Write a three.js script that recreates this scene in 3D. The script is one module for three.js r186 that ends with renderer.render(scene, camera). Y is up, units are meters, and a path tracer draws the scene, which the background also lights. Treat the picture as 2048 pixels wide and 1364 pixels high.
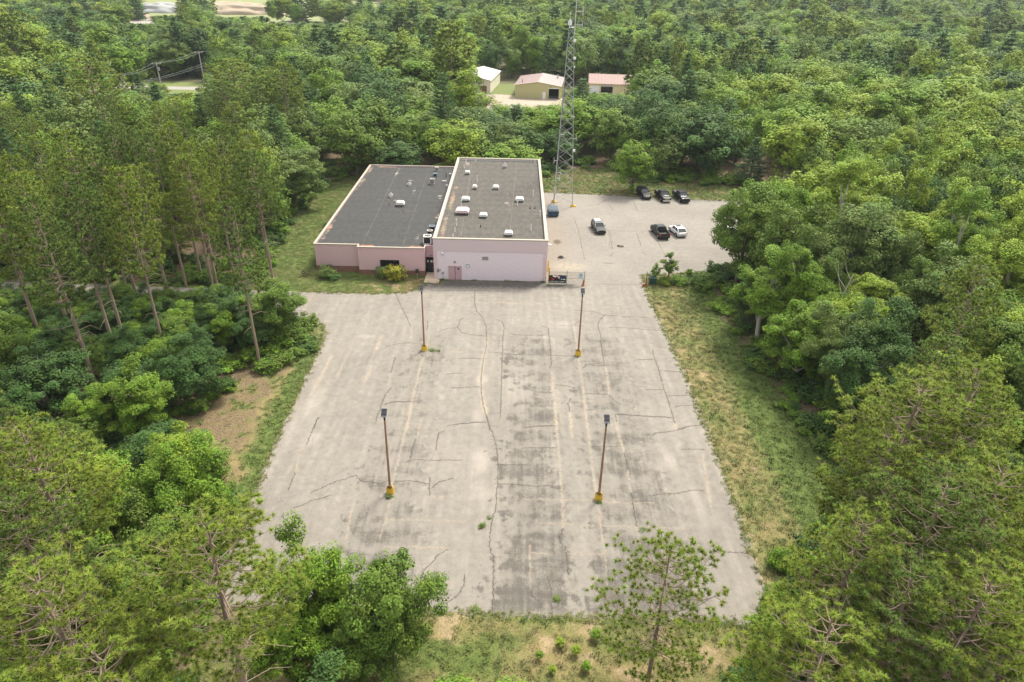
import * as THREE from 'three';
import { createNoise2D } from 'simplex-noise';

// ---------------------------------------------------------------- camera, sky, sun, exposure
const scene = new THREE.Scene();
const FOCAL = 1380;                                   // pixels of a 2048-wide frame
const camera = new THREE.PerspectiveCamera(2 * Math.atan(682 / FOCAL) * 180 / Math.PI, 1024 / 682, 0.5, 6000);
camera.position.set(0, 40, 0);
camera.rotation.order = 'YXZ';
camera.rotation.set(-29.2 * Math.PI / 180, 0, 1.2 * Math.PI / 180);
camera.updateMatrixWorld(true);

const SUN = new THREE.Vector3(0.34, 0.80, -0.46).normalize();
{
  const w = 256, h = 128, d = new Float32Array(w * h * 4);
  for (let j = 0; j < h; j++) for (let i = 0; i < w; i++) {
    const el = ((j + 0.5) / h - 0.5) * Math.PI, az = ((i + 0.5) / w - 0.5) * 2 * Math.PI;
    const v = new THREE.Vector3(Math.cos(el) * Math.cos(az), Math.sin(el), Math.cos(el) * Math.sin(az));
    const ang = Math.acos(THREE.MathUtils.clamp(v.dot(SUN), -1, 1)) * 180 / Math.PI;
    const up = Math.max(0, Math.sin(el));
    const L = 0.36 + 0.28 * up + 0.55 * Math.exp(-Math.pow(ang / 34, 2));
    const warm = Math.exp(-Math.pow(ang / 40, 2));
    const o = (j * w + i) * 4;
    d[o] = L * (0.97 + 0.06 * warm); d[o + 1] = L * (0.985 + 0.01 * warm); d[o + 2] = L * (1.01 - 0.10 * warm); d[o + 3] = 1;
  }
  const t = new THREE.DataTexture(d, w, h, THREE.RGBAFormat, THREE.FloatType);
  t.mapping = THREE.EquirectangularReflectionMapping; t.magFilter = THREE.LinearFilter; t.needsUpdate = true;
  scene.background = t; scene.environment = t;
}
const sun = new THREE.DirectionalLight(new THREE.Color().setRGB(1, 0.94, 0.82), 2.8);
sun.position.copy(SUN).multiplyScalar(300); sun.position.z -= 80; sun.target.position.set(0, 0, -80);
sun.castShadow = true; sun.shadow.radius = 26; sun.shadow.mapSize.set(4096, 4096);
Object.assign(sun.shadow.camera, { left: -160, right: 160, top: 160, bottom: -160, near: 1, far: 700 });
scene.add(sun, sun.target);
const EXPOSURE = 2.62;
scene.fog = new THREE.FogExp2(new THREE.Color().setRGB(0.80, 0.88, 0.95), 0.00010);

// ---------------------------------------------------------------- helpers
const V = (x, y, z) => new THREE.Vector3(x, y, z), PI = Math.PI, UP = V(0, 1, 0);
function rng(seed) { let s = seed | 0; return () => { s = (s + 0x6d2b79f5) | 0; let t = Math.imul(s ^ (s >>> 15), 1 | s); t = (t + Math.imul(t ^ (t >>> 7), 61 | t)) ^ t; return ((t ^ (t >>> 14)) >>> 0) / 4294967296; }; }
const noise = createNoise2D(rng(7)), noiseB = createNoise2D(rng(91));
const fbm = (x, y, o = 4) => { let a = 0, k = 1, s = 0; for (let i = 0; i < o; i++) { a += k * noise(x, y); s += k; k *= 0.5; x *= 2.03; y *= 2.03; } return a / s; };
const clamp = (x, a = 0, b = 1) => Math.min(b, Math.max(a, x)), lerp = (a, b, t) => a + (b - a) * t;
const smooth = (a, b, x) => { const t = clamp((x - a) / (b - a)); return t * t * (3 - 2 * t); };
// a point of the place from where it shows in the survey photograph (2048 x 1364), at height h
function at(px, py, h = 0) {
  const d = V(px / 1024 - 1, 1 - py / 682, 0.5).unproject(camera).sub(camera.position);
  return d.multiplyScalar((h - camera.position.y) / d.y).add(camera.position);
}
function atZ(px, py, z) { const d = V(px / 1024 - 1, 1 - py / 682, 0.5).unproject(camera).sub(camera.position); return d.multiplyScalar(z / d.z).add(camera.position); }
function shown(p) { const q = p.clone().project(camera); return [(q.x + 1) * 1024, (1 - q.y) * 682]; }
const lin = (r, g, b) => new THREE.Color().setRGB(r, g, b);
const MAT = (r, g, b, rough = 0.8, more = {}) => new THREE.MeshStandardMaterial({ color: lin(r, g, b), roughness: rough, ...more });
const names = {};
function numbered(n) { const k = names[n] = (names[n] ?? -1) + 1; return k ? n + '_' + String(k).padStart(3, '0') : n; }
function tag(o, label, category, group, kind) {
  if (label) o.userData.label = label; if (category) o.userData.category = category; if (group) o.userData.group = group; if (kind) o.userData.kind = kind; return o;
}
function mesh(name, geometry, material, parent) { const m = new THREE.Mesh(geometry, material); m.name = parent ? name : numbered(name); (parent || scene).add(m); m.castShadow = m.receiveShadow = true; return m; }
function thing(name, label, category, pos = [0, 0, 0], turn = 0, group) { const o = new THREE.Group(); o.name = numbered(name); o.position.set(...pos); o.rotation.y = turn; scene.add(o); return tag(o, label, category, group); }
function copyOf(src, label, pos, turn, group) {
  const c = src.clone(); c.name = numbered(src.name.replace(/_\d{3}$/, '')); c.position.copy(pos); c.rotation.y = turn; c.userData = { ...src.userData, label }; if (group) c.userData.group = group; scene.add(c); return c;
}

// collects faces into one geometry
class Geo {
  constructor() { this.p = []; this.n = []; this.c = []; this.u = []; this.i = []; this.m = new THREE.Matrix4(); }
  vert(x, y, z, nx, ny, nz, r = 1, g = 1, b = 1, u = 0, v = 0) { this.p.push(x, y, z); this.n.push(nx, ny, nz); this.c.push(r, g, b); this.u.push(u, v); return this.p.length / 3 - 1; }
  quad(a, b, c, d, col = [1, 1, 1], uvs) {
    const n = b.clone().sub(a).cross(d.clone().sub(a)).normalize(), k = this.p.length / 3; let j = 0;
    const w = b.distanceTo(a), h = d.distanceTo(a); uvs = uvs || [[0, 0], [w, 0], [w, h], [0, h]];
    for (const q of [a, b, c, d]) { this.vert(q.x, q.y, q.z, n.x, n.y, n.z, ...col, ...uvs[j++]); }
    this.i.push(k, k + 1, k + 2, k, k + 2, k + 3); return this;
  }
  // box with chamfered look kept simple; centre, size, rotation about y
  box(cx, cy, cz, sx, sy, sz, ry = 0, col, rx = 0, rz = 0) {
    const e = new THREE.Euler(rx, ry, rz, 'YXZ'), m = new THREE.Matrix4().makeRotationFromEuler(e), f = (x, y, z) => V(x * sx / 2, y * sy / 2, z * sz / 2).applyMatrix4(m).add(V(cx, cy, cz));
    const F = [[[-1, -1, 1], [1, -1, 1], [1, 1, 1], [-1, 1, 1]], [[1, -1, -1], [-1, -1, -1], [-1, 1, -1], [1, 1, -1]], [[1, -1, 1], [1, -1, -1], [1, 1, -1], [1, 1, 1]], [[-1, -1, -1], [-1, -1, 1], [-1, 1, 1], [-1, 1, -1]], [[-1, 1, 1], [1, 1, 1], [1, 1, -1], [-1, 1, -1]], [[-1, -1, -1], [1, -1, -1], [1, -1, 1], [-1, -1, 1]]];
    for (const q of F) this.quad(...q.map((v) => f(...v)), col); return this;
  }
  // tapered tube along points
  tube(pts, radii, sides = 6, col = [1, 1, 1], cap = true, jitter) {
    const k0 = this.p.length / 3, n = pts.length; let len = 0;
    for (let s = 0; s < n; s++) {
      const t = pts[Math.min(s + 1, n - 1)].clone().sub(pts[Math.max(s - 1, 0)]).normalize();
      const a = Math.abs(t.y) > 0.9 ? V(1, 0, 0) : V(0, 1, 0), x = a.clone().cross(t).normalize(), y = t.clone().cross(x).normalize();
      if (s) len += pts[s].distanceTo(pts[s - 1]);
      for (let j = 0; j <= sides; j++) {
        const q = j / sides * 2 * PI, d = x.clone().multiplyScalar(Math.cos(q)).addScaledVector(y, Math.sin(q)), P = pts[s].clone().addScaledVector(d, radii[s]);
        const c = jitter ? jitter(s) : 1; this.vert(P.x, P.y, P.z, d.x, d.y, d.z, col[0] * c, col[1] * c, col[2] * c, j / sides * 2 * PI * radii[0], len);
      }
    }
    for (let s = 0; s < n - 1; s++) for (let j = 0; j < sides; j++) { const a = k0 + s * (sides + 1) + j, b = a + sides + 1; this.i.push(a, a + 1, b + 1, a, b + 1, b); }
    if (cap) for (const s of [0, n - 1]) if (radii[s] > 0.02) { const k = k0 + s * (sides + 1); for (let j = 1; j < sides - 1; j++) s ? this.i.push(k, k + j, k + j + 1) : this.i.push(k, k + j + 1, k + j); }
    return this;
  }
  cyl(x, y0, z, r0, r1, h, sides = 12, col) { return this.tube([V(x, y0, z), V(x, y0 + h, z)], [r0, r1], sides, col); }
  add(geometry, matrix, col = [1, 1, 1]) {
    const g = geometry.index ? geometry.toNonIndexed() : geometry.clone(); if (matrix) g.applyMatrix4(matrix);
    const P = g.attributes.position, N = g.attributes.normal, U = g.attributes.uv, k = this.p.length / 3;
    for (let i = 0; i < P.count; i++) { this.vert(P.getX(i), P.getY(i), P.getZ(i), N.getX(i), N.getY(i), N.getZ(i), ...col, U ? U.getX(i) : 0, U ? U.getY(i) : 0); this.i.push(k + i); }
    return this;
  }
  build() {
    const g = new THREE.BufferGeometry();
    g.setAttribute('position', new THREE.Float32BufferAttribute(this.p, 3)); g.setAttribute('normal', new THREE.Float32BufferAttribute(this.n, 3));
    g.setAttribute('color', new THREE.Float32BufferAttribute(this.c, 3)); g.setAttribute('uv', new THREE.Float32BufferAttribute(this.u, 2));
    g.setIndex(this.p.length / 3 > 65535 ? new THREE.Uint32BufferAttribute(this.i, 1) : new THREE.Uint16BufferAttribute(this.i, 1)); return g;
  }
}
const partOf = (name, parent, m, f) => { const g = new Geo(); f(g); return mesh(name, g.build(), m, parent); };
// a flat sheet on the ground from [x, z] points, uv = metres mapped to a rectangle of the place
function sheet(name, pts, y, material, [x0, z0, x1, z1], parent) {
  const g = new THREE.ShapeGeometry(new THREE.Shape(pts.map(([x, z]) => new THREE.Vector2(x, -z))));
  g.rotateX(-PI / 2); const P = g.attributes.position, U = g.attributes.uv;
  for (let i = 0; i < P.count; i++) { U.setXY(i, (P.getX(i) - x0) / (x1 - x0), (P.getZ(i) - z0) / (z1 - z0)); P.setY(i, y); }
  return mesh(name, g, material, parent);
}
function canvasTexture(w, h, draw, srgb = true) {
  const c = document.createElement('canvas'); c.width = w; c.height = h; const x = c.getContext('2d'); draw(x, w, h);
  const t = new THREE.CanvasTexture(c); t.flipY = false; if (srgb) t.colorSpace = THREE.SRGBColorSpace; t.wrapS = t.wrapT = THREE.RepeatWrapping; t.anisotropy = 8; return t;
}
// a texture whose pixels come from f(x, y) -> [r, g, b] in linear light (0..1)
const enc = new Uint8Array(4096); for (let i = 0; i < 4096; i++) { const c = i / 4095; enc[i] = Math.round(255 * (c <= 0.0031308 ? 12.92 * c : 1.055 * Math.pow(c, 1 / 2.4) - 0.055)); }
function paint(x, w, h, f) {
  const im = x.getImageData(0, 0, w, h), d = im.data;
  for (let j = 0, o = 0; j < h; j++) for (let i = 0; i < w; i++, o += 4) { const c = f(i, j); for (let k = 0; k < 3; k++) d[o + k] = enc[clamp(c[k] * 4095, 0, 4095) | 0]; d[o + 3] = 255; }
  x.putImageData(im, 0, 0);
}
// cheap tiled noise fields for texture work
function field(n, scale, oct, seed) { const a = new Float32Array(n * n), nz = createNoise2D(rng(seed)); for (let j = 0; j < n; j++) for (let i = 0; i < n; i++) { let s = 0, k = 1, t = 0, x = i * scale, y = j * scale; for (let o = 0; o < oct; o++) { s += k * nz(x, y); t += k; k *= 0.55; x *= 2.1; y *= 2.1; } a[j * n + i] = s / t; } return (i, j) => a[((j % n) + n) % n * n + ((i % n) + n) % n]; }
const fineField = field(512, 0.45, 2, 11), midField = field(512, 0.06, 3, 12), grainField = (() => { const r = rng(5), a = new Float32Array(1 << 18); for (let i = 0; i < a.length; i++) a[i] = r() * 2 - 1; return (i, j) => a[((j & 511) << 9) | (i & 511)]; })();
const inside = (x, z, poly) => { let c = false; for (let i = 0, j = poly.length - 1; i < poly.length; j = i++) { const [xi, zi] = poly[i], [xj, zj] = poly[j]; if ((zi > z) !== (zj > z) && x < (xj - xi) * (z - zi) / (zj - zi) + xi) c = !c; } return c; };
const edgeDist = (x, z, poly) => { let m = 1e9; for (let i = 0, j = poly.length - 1; i < poly.length; j = i++) { const [ax, az] = poly[j], [bx, bz] = poly[i], dx = bx - ax, dz = bz - az, t = clamp(((x - ax) * dx + (z - az) * dz) / (dx * dx + dz * dz)); m = Math.min(m, Math.hypot(x - ax - t * dx, z - az - t * dz)); } return m; };
const px = (list, h = 0) => list.map(([a, b]) => { const p = at(a, b, h); return [p.x, p.z]; });
// ---------------------------------------------------------------- the ground
// lines of the place, in metres [x, z]
const LOT = [[-23.4, -74.6], [-22.6, -72.9], [-22.2, -66], [-22.1, -60], [-21.85, -50], [-21.5, -43], [-21.4, -37], [-21.3, -32.9], [-12, -32.75], [-5, -32.6], [4, -32.35], [12, -32.3], [17.4, -32.3], [18.3, -33.1], [18.8, -35], [19.05, -41], [19.2, -50], [19.25, -60], [19.05, -71], [18.5, -82], [18.35, -88.2],
  [18.8, -92], [30, -93.4], [46, -93.5], [46, -127.6], [31, -128.8], [18.3, -130.1], [8, -130.8], [4.55, -131], [4.55, -88.9], [-10.3, -88.9], [-10.3, -87.4], [-12.4, -87.6], [-12.7, -85.6], [-14.5, -84.4], [-18, -83.9], [-28.6, -84], [-95, -86], [-95, -77.5], [-40, -76.6], [-28, -76.1], [-25.4, -76.1]];
const CLEARING = [[-21.1, -27], [-21.5, -36], [-24, -43.4], [-32, -52], [-34.5, -50.5], [-30.5, -58], [-27.2, -63.4], [-23.4, -68.4], [-23.9, -74.2], [-28, -75.4], [-40, -75.9], [-95, -76.8], [-95, -86.8], [-37, -85.5], [-35, -88], [-37.6, -105], [-38.4, -126], [-35, -139], [-29, -137.5], [-12, -137], [2, -136], [6, -141], [12, -148], [20, -149], [27, -140], [46, -137], [49, -128], [48, -97],
  [33, -95.5], [27.2, -92.5], [26.6, -83], [27.5, -73], [28.3, -64], [28.7, -56], [30, -50], [28.6, -45], [24.5, -39.8], [19.9, -35.2], [18.1, -31.8], [14.9, -27.5], [10, -24], [-8, -24]];
const YARD = [[-15, -250], [-14, -214], [-7, -203], [3, -199], [14, -200], [20, -206], [21, -228], [17, -232], [17, -262], [-3, -262], [-12, -262]];
const YARD_EAST = [[19, -244], [19, -236], [30, -230], [48, -232], [52, -262], [26, -262]];
const ROAD_CLEAR = [[-135, -233], [-118, -231], [-112, -224], [-104, -219], [-98, -221], [-97, -233], [-97, -242], [-104, -248], [-135, -250]];
const FIELD = [[-330, -640], [-300, -508], [-225, -500], [-190, -470], [-165, -455], [-150, -495], [-70, -500], [-66, -560], [-90, -640], [-140, -720], [-330, -760]];
const BUILDINGS = [[[-28.6, -89.6], [5, -88.5], [5, -132.5], [-28.6, -133.6]]];

const GX0 = -64, GX1 = 64, GZ0 = -160, GZ1 = -18;        // the mown and worn ground that is looked at closely
// a slow function of the place, kept on a coarse grid
function kept(f, x0, z0, x1, z1, step) { const nx = Math.ceil((x1 - x0) / step) + 1, nz = Math.ceil((z1 - z0) / step) + 1, a = new Float32Array(nx * nz); for (let j = 0; j < nz; j++) for (let i = 0; i < nx; i++) a[j * nx + i] = f(x0 + i * step, z0 + j * step); return (x, z) => { const u = clamp((x - x0) / step, 0, nx - 1.001), v = clamp((z - z0) / step, 0, nz - 1.001), i = u | 0, j = v | 0, p = u - i, q = v - j, o = j * nx + i; return (a[o] * (1 - p) + a[o + 1] * p) * (1 - q) + (a[o + nx] * (1 - p) + a[o + nx + 1] * p) * q; }; }
const lotDist = kept((x, z) => edgeDist(x, z, LOT), -66, -162, 66, -16, 0.25);
const treeEdge = kept( (x, z) => inside(x, z, CLEARING) ? edgeDist(x, z, CLEARING) : -edgeDist(x, z, CLEARING), -76, -166, 76, -16, 0.5);
function groundKind(x, z) {           // share of green grass, dry grass, bare soil, leaf litter
  const e = treeEdge(x, z), l = lotDist(x, z), n = fbm(x * 0.16, z * 0.16, 3), m = noiseB(x * 0.45, z * 0.45), k = noise(x * 1.3 + 40, z * 1.3);
  let green, dry, bare, litter = smooth(1.2, -1.8, e + n * 1.4 + k * 0.4);
  if (z < -84 && x < 5) { green = 1; dry = clamp(0.18 + n * 0.55 + m * 0.2) * 0.75; bare = 0; if (x > -21 && x < -12 && z > -89.2) { dry = clamp(dry + smooth(0.0, 0.5, m * 0.5 + k * 0.4 + smooth(-19, -14, x) * 0.5)); bare = smooth(0.25, 0.7, m * 0.5 + k * 0.5 + 0.2); } }
  else if (z < -125) { green = 0.9; dry = clamp(0.35 + n * 0.8); bare = smooth(0.9, 0.2, l + m * 0.5) * 0.8; }
  else if (x > 17 && z < -32) {
    const u = (x - 19) / 9; dry = clamp(0.58 - smooth(0.36, 0.74, u + n * 0.25) * 0.75 + n * 0.5 + k * 0.3 - smooth(-62, -52, z) * smooth(0.45, 0.6, u) * 0.4); green = 1 - dry * 0.7; bare = smooth(0.75, 0.1, l + m * 0.5 + k * 0.3) * 0.55 + smooth(0.42, 0.7, n * 0.7 + k * 0.35 + m * 0.3) * 0.75;
  } else if (x < -20 && z > -84) {
    const u = (-22 - x) / 9; green = smooth(2.6, 0.9, l + n * 1.2 + k * 0.4) + smooth(0.1, 0.6, m * 0.8 + n * 0.5 + k * 0.3) * 0.75; dry = clamp(1 - green); bare = smooth(0.1, 0.6, n + k * 0.3) * 0.35 + (z < -70 ? smooth(2.6, 1.0, l + m) * 0.9 : 0); litter = Math.max(litter, smooth(1.2, 3.2, l + n * 1.6 + m * 0.8) * 0.62 * (1 - 0.7 * clamp(green))); bare *= 0.5;
  } else { dry = clamp(0.62 + n * 0.7 + k * 0.25 - smooth(0.75, 0.15, l) * 0.45); green = 1 - dry * 0.8; if (Math.hypot((x + 3.6) / 2.6, (z + 29.4) / 1.4) + n * 0.3 < 1) { green = 1; dry = 0.1; } bare = smooth(0.05, 0.5, n + m * 0.4) * 0.55; }
  return [clamp(green), clamp(dry), clamp(bare), clamp(litter)];
}
const GROUND_MAP = canvasTexture(2048, 2048, (x, w, h) => {
  const K = 256, cell = new Float32Array((K + 1) * (K + 1) * 4);
  for (let j = 0; j <= K; j++) for (let i = 0; i <= K; i++) cell.set(groundKind(lerp(GX0, GX1, i / K), lerp(GZ0, GZ1, j / K)), (j * (K + 1) + i) * 4);
  const s = K / w, q = [0, 0, 0, 0];
  paint(x, w, h, (i, j) => {
    const a = i * s, b = j * s, ia = a | 0, ib = b | 0, fa = a - ia, fb = b - ib, o = (ib * (K + 1) + ia) * 4, o2 = o + (K + 1) * 4;
    for (let k = 0; k < 4; k++) q[k] = lerp(lerp(cell[o + k], cell[o + 4 + k], fa), lerp(cell[o2 + k], cell[o2 + 4 + k], fa), fb);
    const f = fineField(i * 3, j * 3), m = midField(i, j), g = grainField(i, j), f2 = fineField(j + 90, i * 2 + 31);
    const dry = clamp(q[1] + f * 0.35 + m * 0.22), bare = smooth(0.3, 0.7, q[2] + f2 * 0.3 + g * 0.08), lit = smooth(0.25, 0.75, q[3] + f * 0.3 + m * 0.15);
    let r = lerp(0.076, 0.180, dry), G = lerp(0.112, 0.138, dry), B = lerp(0.020, 0.060, dry);
    r = lerp(r, 0.25, bare); G = lerp(G, 0.185, bare); B = lerp(B, 0.115, bare);
    const lr = 0.115 + g * 0.07 + f2 * 0.05; r = lerp(r, lr, lit); G = lerp(G, lr * 0.70, lit); B = lerp(B, lr * 0.40, lit);
    const v = 1 + f * 0.22 + g * 0.16 + m * 0.12; return [r * v, G * v, B * v];
  });
});
const WOOD_MAP = canvasTexture(1024, 1024, (x, w, h) => paint(x, w, h, (i, j) => {   // forest floor and rough grass far off, 60 m a repeat
  const a = midField(i, j) * 0.6 + midField(i * 3 + 17, j * 3) * 0.4, f = fineField(i, j), g = grainField(i, j), t = smooth(-0.15, 0.35, a + f * 0.2), v = 1 + f * 0.25 + g * 0.12;
  return [lerp(0.085, 0.075, t) * v, lerp(0.065, 0.10, t) * v, lerp(0.038, 0.025, t) * v];
}));
const groundMat = new THREE.MeshStandardMaterial({ map: GROUND_MAP, roughness: 1, bumpMap: GROUND_MAP, bumpScale: 0.05 });
{
  const t = WOOD_MAP.clone(); t.repeat.set(5200 / 60, 5200 / 60); t.needsUpdate = true;
  const g = new THREE.PlaneGeometry(5200, 5200); g.rotateX(-PI / 2); g.translate(0, -0.012, -2000);
  tag(mesh('ground', g, new THREE.MeshStandardMaterial({ map: t, roughness: 1 })), 'dark forest floor under the trees all around the lot', 'ground', null, 'structure');
  tag(sheet('verge_ground', [[GX0, GZ0], [GX1, GZ0], [GX1, GZ1], [GX0, GZ1]], -0.006, groundMat, [GX0, GZ0, GX1, GZ1]), 'mown and dry grass ground round the building and parking lot', 'ground', null, 'structure');
}

// ---------------------------------------------------------------- asphalt: cracks as traced on the survey photograph
const ZOOMS = { A: [620, 560, 420 / 1910], B: [1000, 560, 420 / 1910], C: [460, 800, 540 / 1674], D: [980, 800, 580 / 1758], E: [1060, 340, 460 / 2048] };
const trace = (z, l) => { const [x, y, s] = ZOOMS[z]; return l.map(([a, b]) => at(x + a * s, y + b * s)); };
const DARK = [
  ['A', [[775, 115], [830, 240], [870, 320], [915, 420]]], ['A', [[1500, 95], [1497, 200], [1515, 280], [1570, 340], [1600, 420], [1605, 520], [1600, 620], [1575, 740], [1555, 900], [1555, 980], [1565, 1080], [1590, 1200], [1620, 1290], [1640, 1364]]],
  ['A', [[1690, 360], [1750, 380], [1765, 430], [1755, 500], [1750, 650], [1745, 800], [1740, 1000], [1735, 1150], [1730, 1260]]], ['A', [[695, 603], [830, 575], [920, 572], [1030, 580]]], ['A', [[775, 700], [735, 840]]], ['A', [[735, 980], [710, 1010], [680, 1050], [650, 1140], [640, 1180], [610, 1240], [600, 1300]]],
  ['A', [[1180, 465], [1260, 440], [1345, 432], [1385, 480], [1420, 490], [1600, 512]]], ['A', [[1400, 340], [1365, 370], [1350, 410], [1345, 432]]], ['A', [[1070, 370], [1070, 450]]], ['A', [[1640, 660], [1750, 665], [1900, 680]]], ['A', [[1360, 712], [1600, 714]]], ['A', [[1270, 983], [1550, 970]]], ['A', [[680, 1135], [760, 1108], [900, 1105]]], ['A', [[1240, 855], [1380, 845]]],
  ['A', [[1320, 1315], [1500, 1295], [1605, 1292]]], ['A', [[70, 1250], [20, 1364]]], ['A', [[1090, 93], [1500, 97], [1910, 110]]], ['A', [[80, 125], [20, 220], [0, 250]]], ['A', [[980, 650], [1015, 680], [1030, 700]]],
  ['B', [[375, 412], [440, 440], [450, 540], [460, 640], [468, 760], [455, 800]]], ['B', [[950, 320], [900, 370], [890, 420], [915, 500], [920, 580], [935, 680], [950, 780]]], ['B', [[995, 1040], [1030, 1090], [1090, 1130]]], ['B', [[680, 275], [870, 290], [940, 318], [1140, 332], [1420, 345]]],
  ['B', [[1385, 625], [1400, 700], [1440, 800], [1470, 920], [1500, 1010], [1530, 1100], [1560, 1200], [1590, 1300]]], ['B', [[1220, 728], [1395, 720]]], ['B', [[1455, 820], [1530, 828], [1640, 835]]], ['B', [[1320, 995], [1500, 1000]]], ['B', [[1540, 1055], [1640, 1050], [1740, 1045]]], ['B', [[1575, 1158], [1630, 1145], [1750, 1142]]], ['B', [[1750, 1060], [1755, 1130], [1790, 1230]]],
  ['B', [[760, 800], [780, 770], [930, 780], [1070, 772]]], ['B', [[0, 680], [200, 680], [470, 685], [640, 692], [690, 695]]], ['B', [[90, 480], [130, 498], [270, 502], [430, 500]]], ['B', [[500, 950], [620, 968], [740, 990]]], ['B', [[235, 990], [340, 1018], [470, 1025]]], ['B', [[775, 1032], [980, 1040]]], ['B', [[780, 1180], [850, 1183]]], ['B', [[640, 1080], [620, 1130], [635, 1200]]],
  ['B', [[1050, 1220], [1300, 1235], [1570, 1252]]], ['B', [[1050, 1220], [1060, 1300]]], ['B', [[220, 1345], [350, 1330], [500, 1325]]], ['B', [[1610, 1360], [1720, 1330], [1830, 1318]]], ['B', [[990, 428], [1100, 432], [1490, 462]]], ['B', [[545, 412], [660, 420]]], ['B', [[860, 38], [1290, 40]]], ['B', [[720, 370], [670, 410]]],
  ['C', [[495, 577], [600, 530], [660, 505], [740, 480], [780, 468], [800, 490], [820, 505], [870, 508], [930, 517], [985, 500]]], ['C', [[1025, 505], [1130, 500], [1180, 512], [1235, 520]]], ['C', [[1238, 478], [1235, 540], [1238, 590]]], ['C', [[1245, 550], [1290, 510], [1380, 487]]], ['C', [[385, 670], [450, 650], [500, 625], [570, 610], [630, 588]]], ['C', [[548, 110], [510, 190], [475, 280]]], ['C', [[405, 450], [380, 510], [358, 560]]],
  ['C', [[1155, 240], [1130, 300], [1115, 370]]], ['C', [[1085, 385], [1150, 370], [1250, 375], [1440, 372]]], ['C', [[1328, 192], [1295, 203], [1285, 250], [1275, 315]]], ['C', [[1350, 157], [1590, 135]]], ['C', [[1590, 90], [1610, 170], [1640, 240], [1660, 340], [1662, 450], [1655, 560], [1645, 680], [1625, 740], [1612, 830], [1608, 900], [1620, 950], [1635, 970], [1632, 1150], [1625, 1340]]],
  ['C', [[1350, 925], [1290, 960], [1250, 1010], [1210, 1050], [1190, 1090]]], ['C', [[1455, 1085], [1450, 1150], [1410, 1210], [1350, 1255]]], ['C', [[1210, 1140], [1213, 1190]]], ['C', [[960, 25], [1000, 12], [1130, 12]]], ['C', [[210, 495], [170, 550], [140, 590]]],
  ['D', [[445, 780], [420, 830], [430, 870], [455, 890], [465, 970], [475, 1060]]], ['D', [[815, 320], [835, 420]]], ['D', [[855, 560], [870, 650], [890, 770]]], ['D', [[775, 88], [950, 98], [1100, 107]]], ['D', [[985, 215], [1000, 200], [1060, 196], [1130, 185], [1210, 158]]], ['D', [[210, 168], [310, 155], [395, 153]]], ['D', [[185, 292], [300, 290], [405, 287]]], ['D', [[615, 283], [700, 282], [800, 280]]],
  ['D', [[45, 390], [120, 392], [230, 393]]], ['D', [[45, 510], [150, 512], [290, 525], [350, 518], [415, 540]]], ['D', [[965, 583], [1030, 570], [1120, 566], [1220, 548], [1300, 547]]], ['D', [[1155, 297], [1300, 300]]], ['D', [[1440, 925], [1500, 922], [1585, 938]]], ['D', [[250, 1160], [250, 1185], [315, 1240]]], ['D', [[350, 1070], [365, 1130], [375, 1210], [372, 1280]]],
  ['E', [[390, 420], [430, 540], [460, 680], [485, 800]]], ['E', [[700, 540], [720, 620], [735, 700]]], ['E', [[735, 700], [700, 680], [715, 640]]], ['E', [[680, 540], [900, 545], [1120, 540]]], ['E', [[950, 560], [990, 680]]], ['E', [[700, 300], [740, 360]]], ['E', [[480, 320], [600, 310], [680, 260]]], ['E', [[920, 280], [960, 370]]], ['E', [[1140, 640], [1200, 760]]], ['E', [[1000, 730], [1030, 755]]], ['E', [[990, 845], [1030, 870]]], ['E', [[710, 770], [745, 740]]],
];
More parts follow.
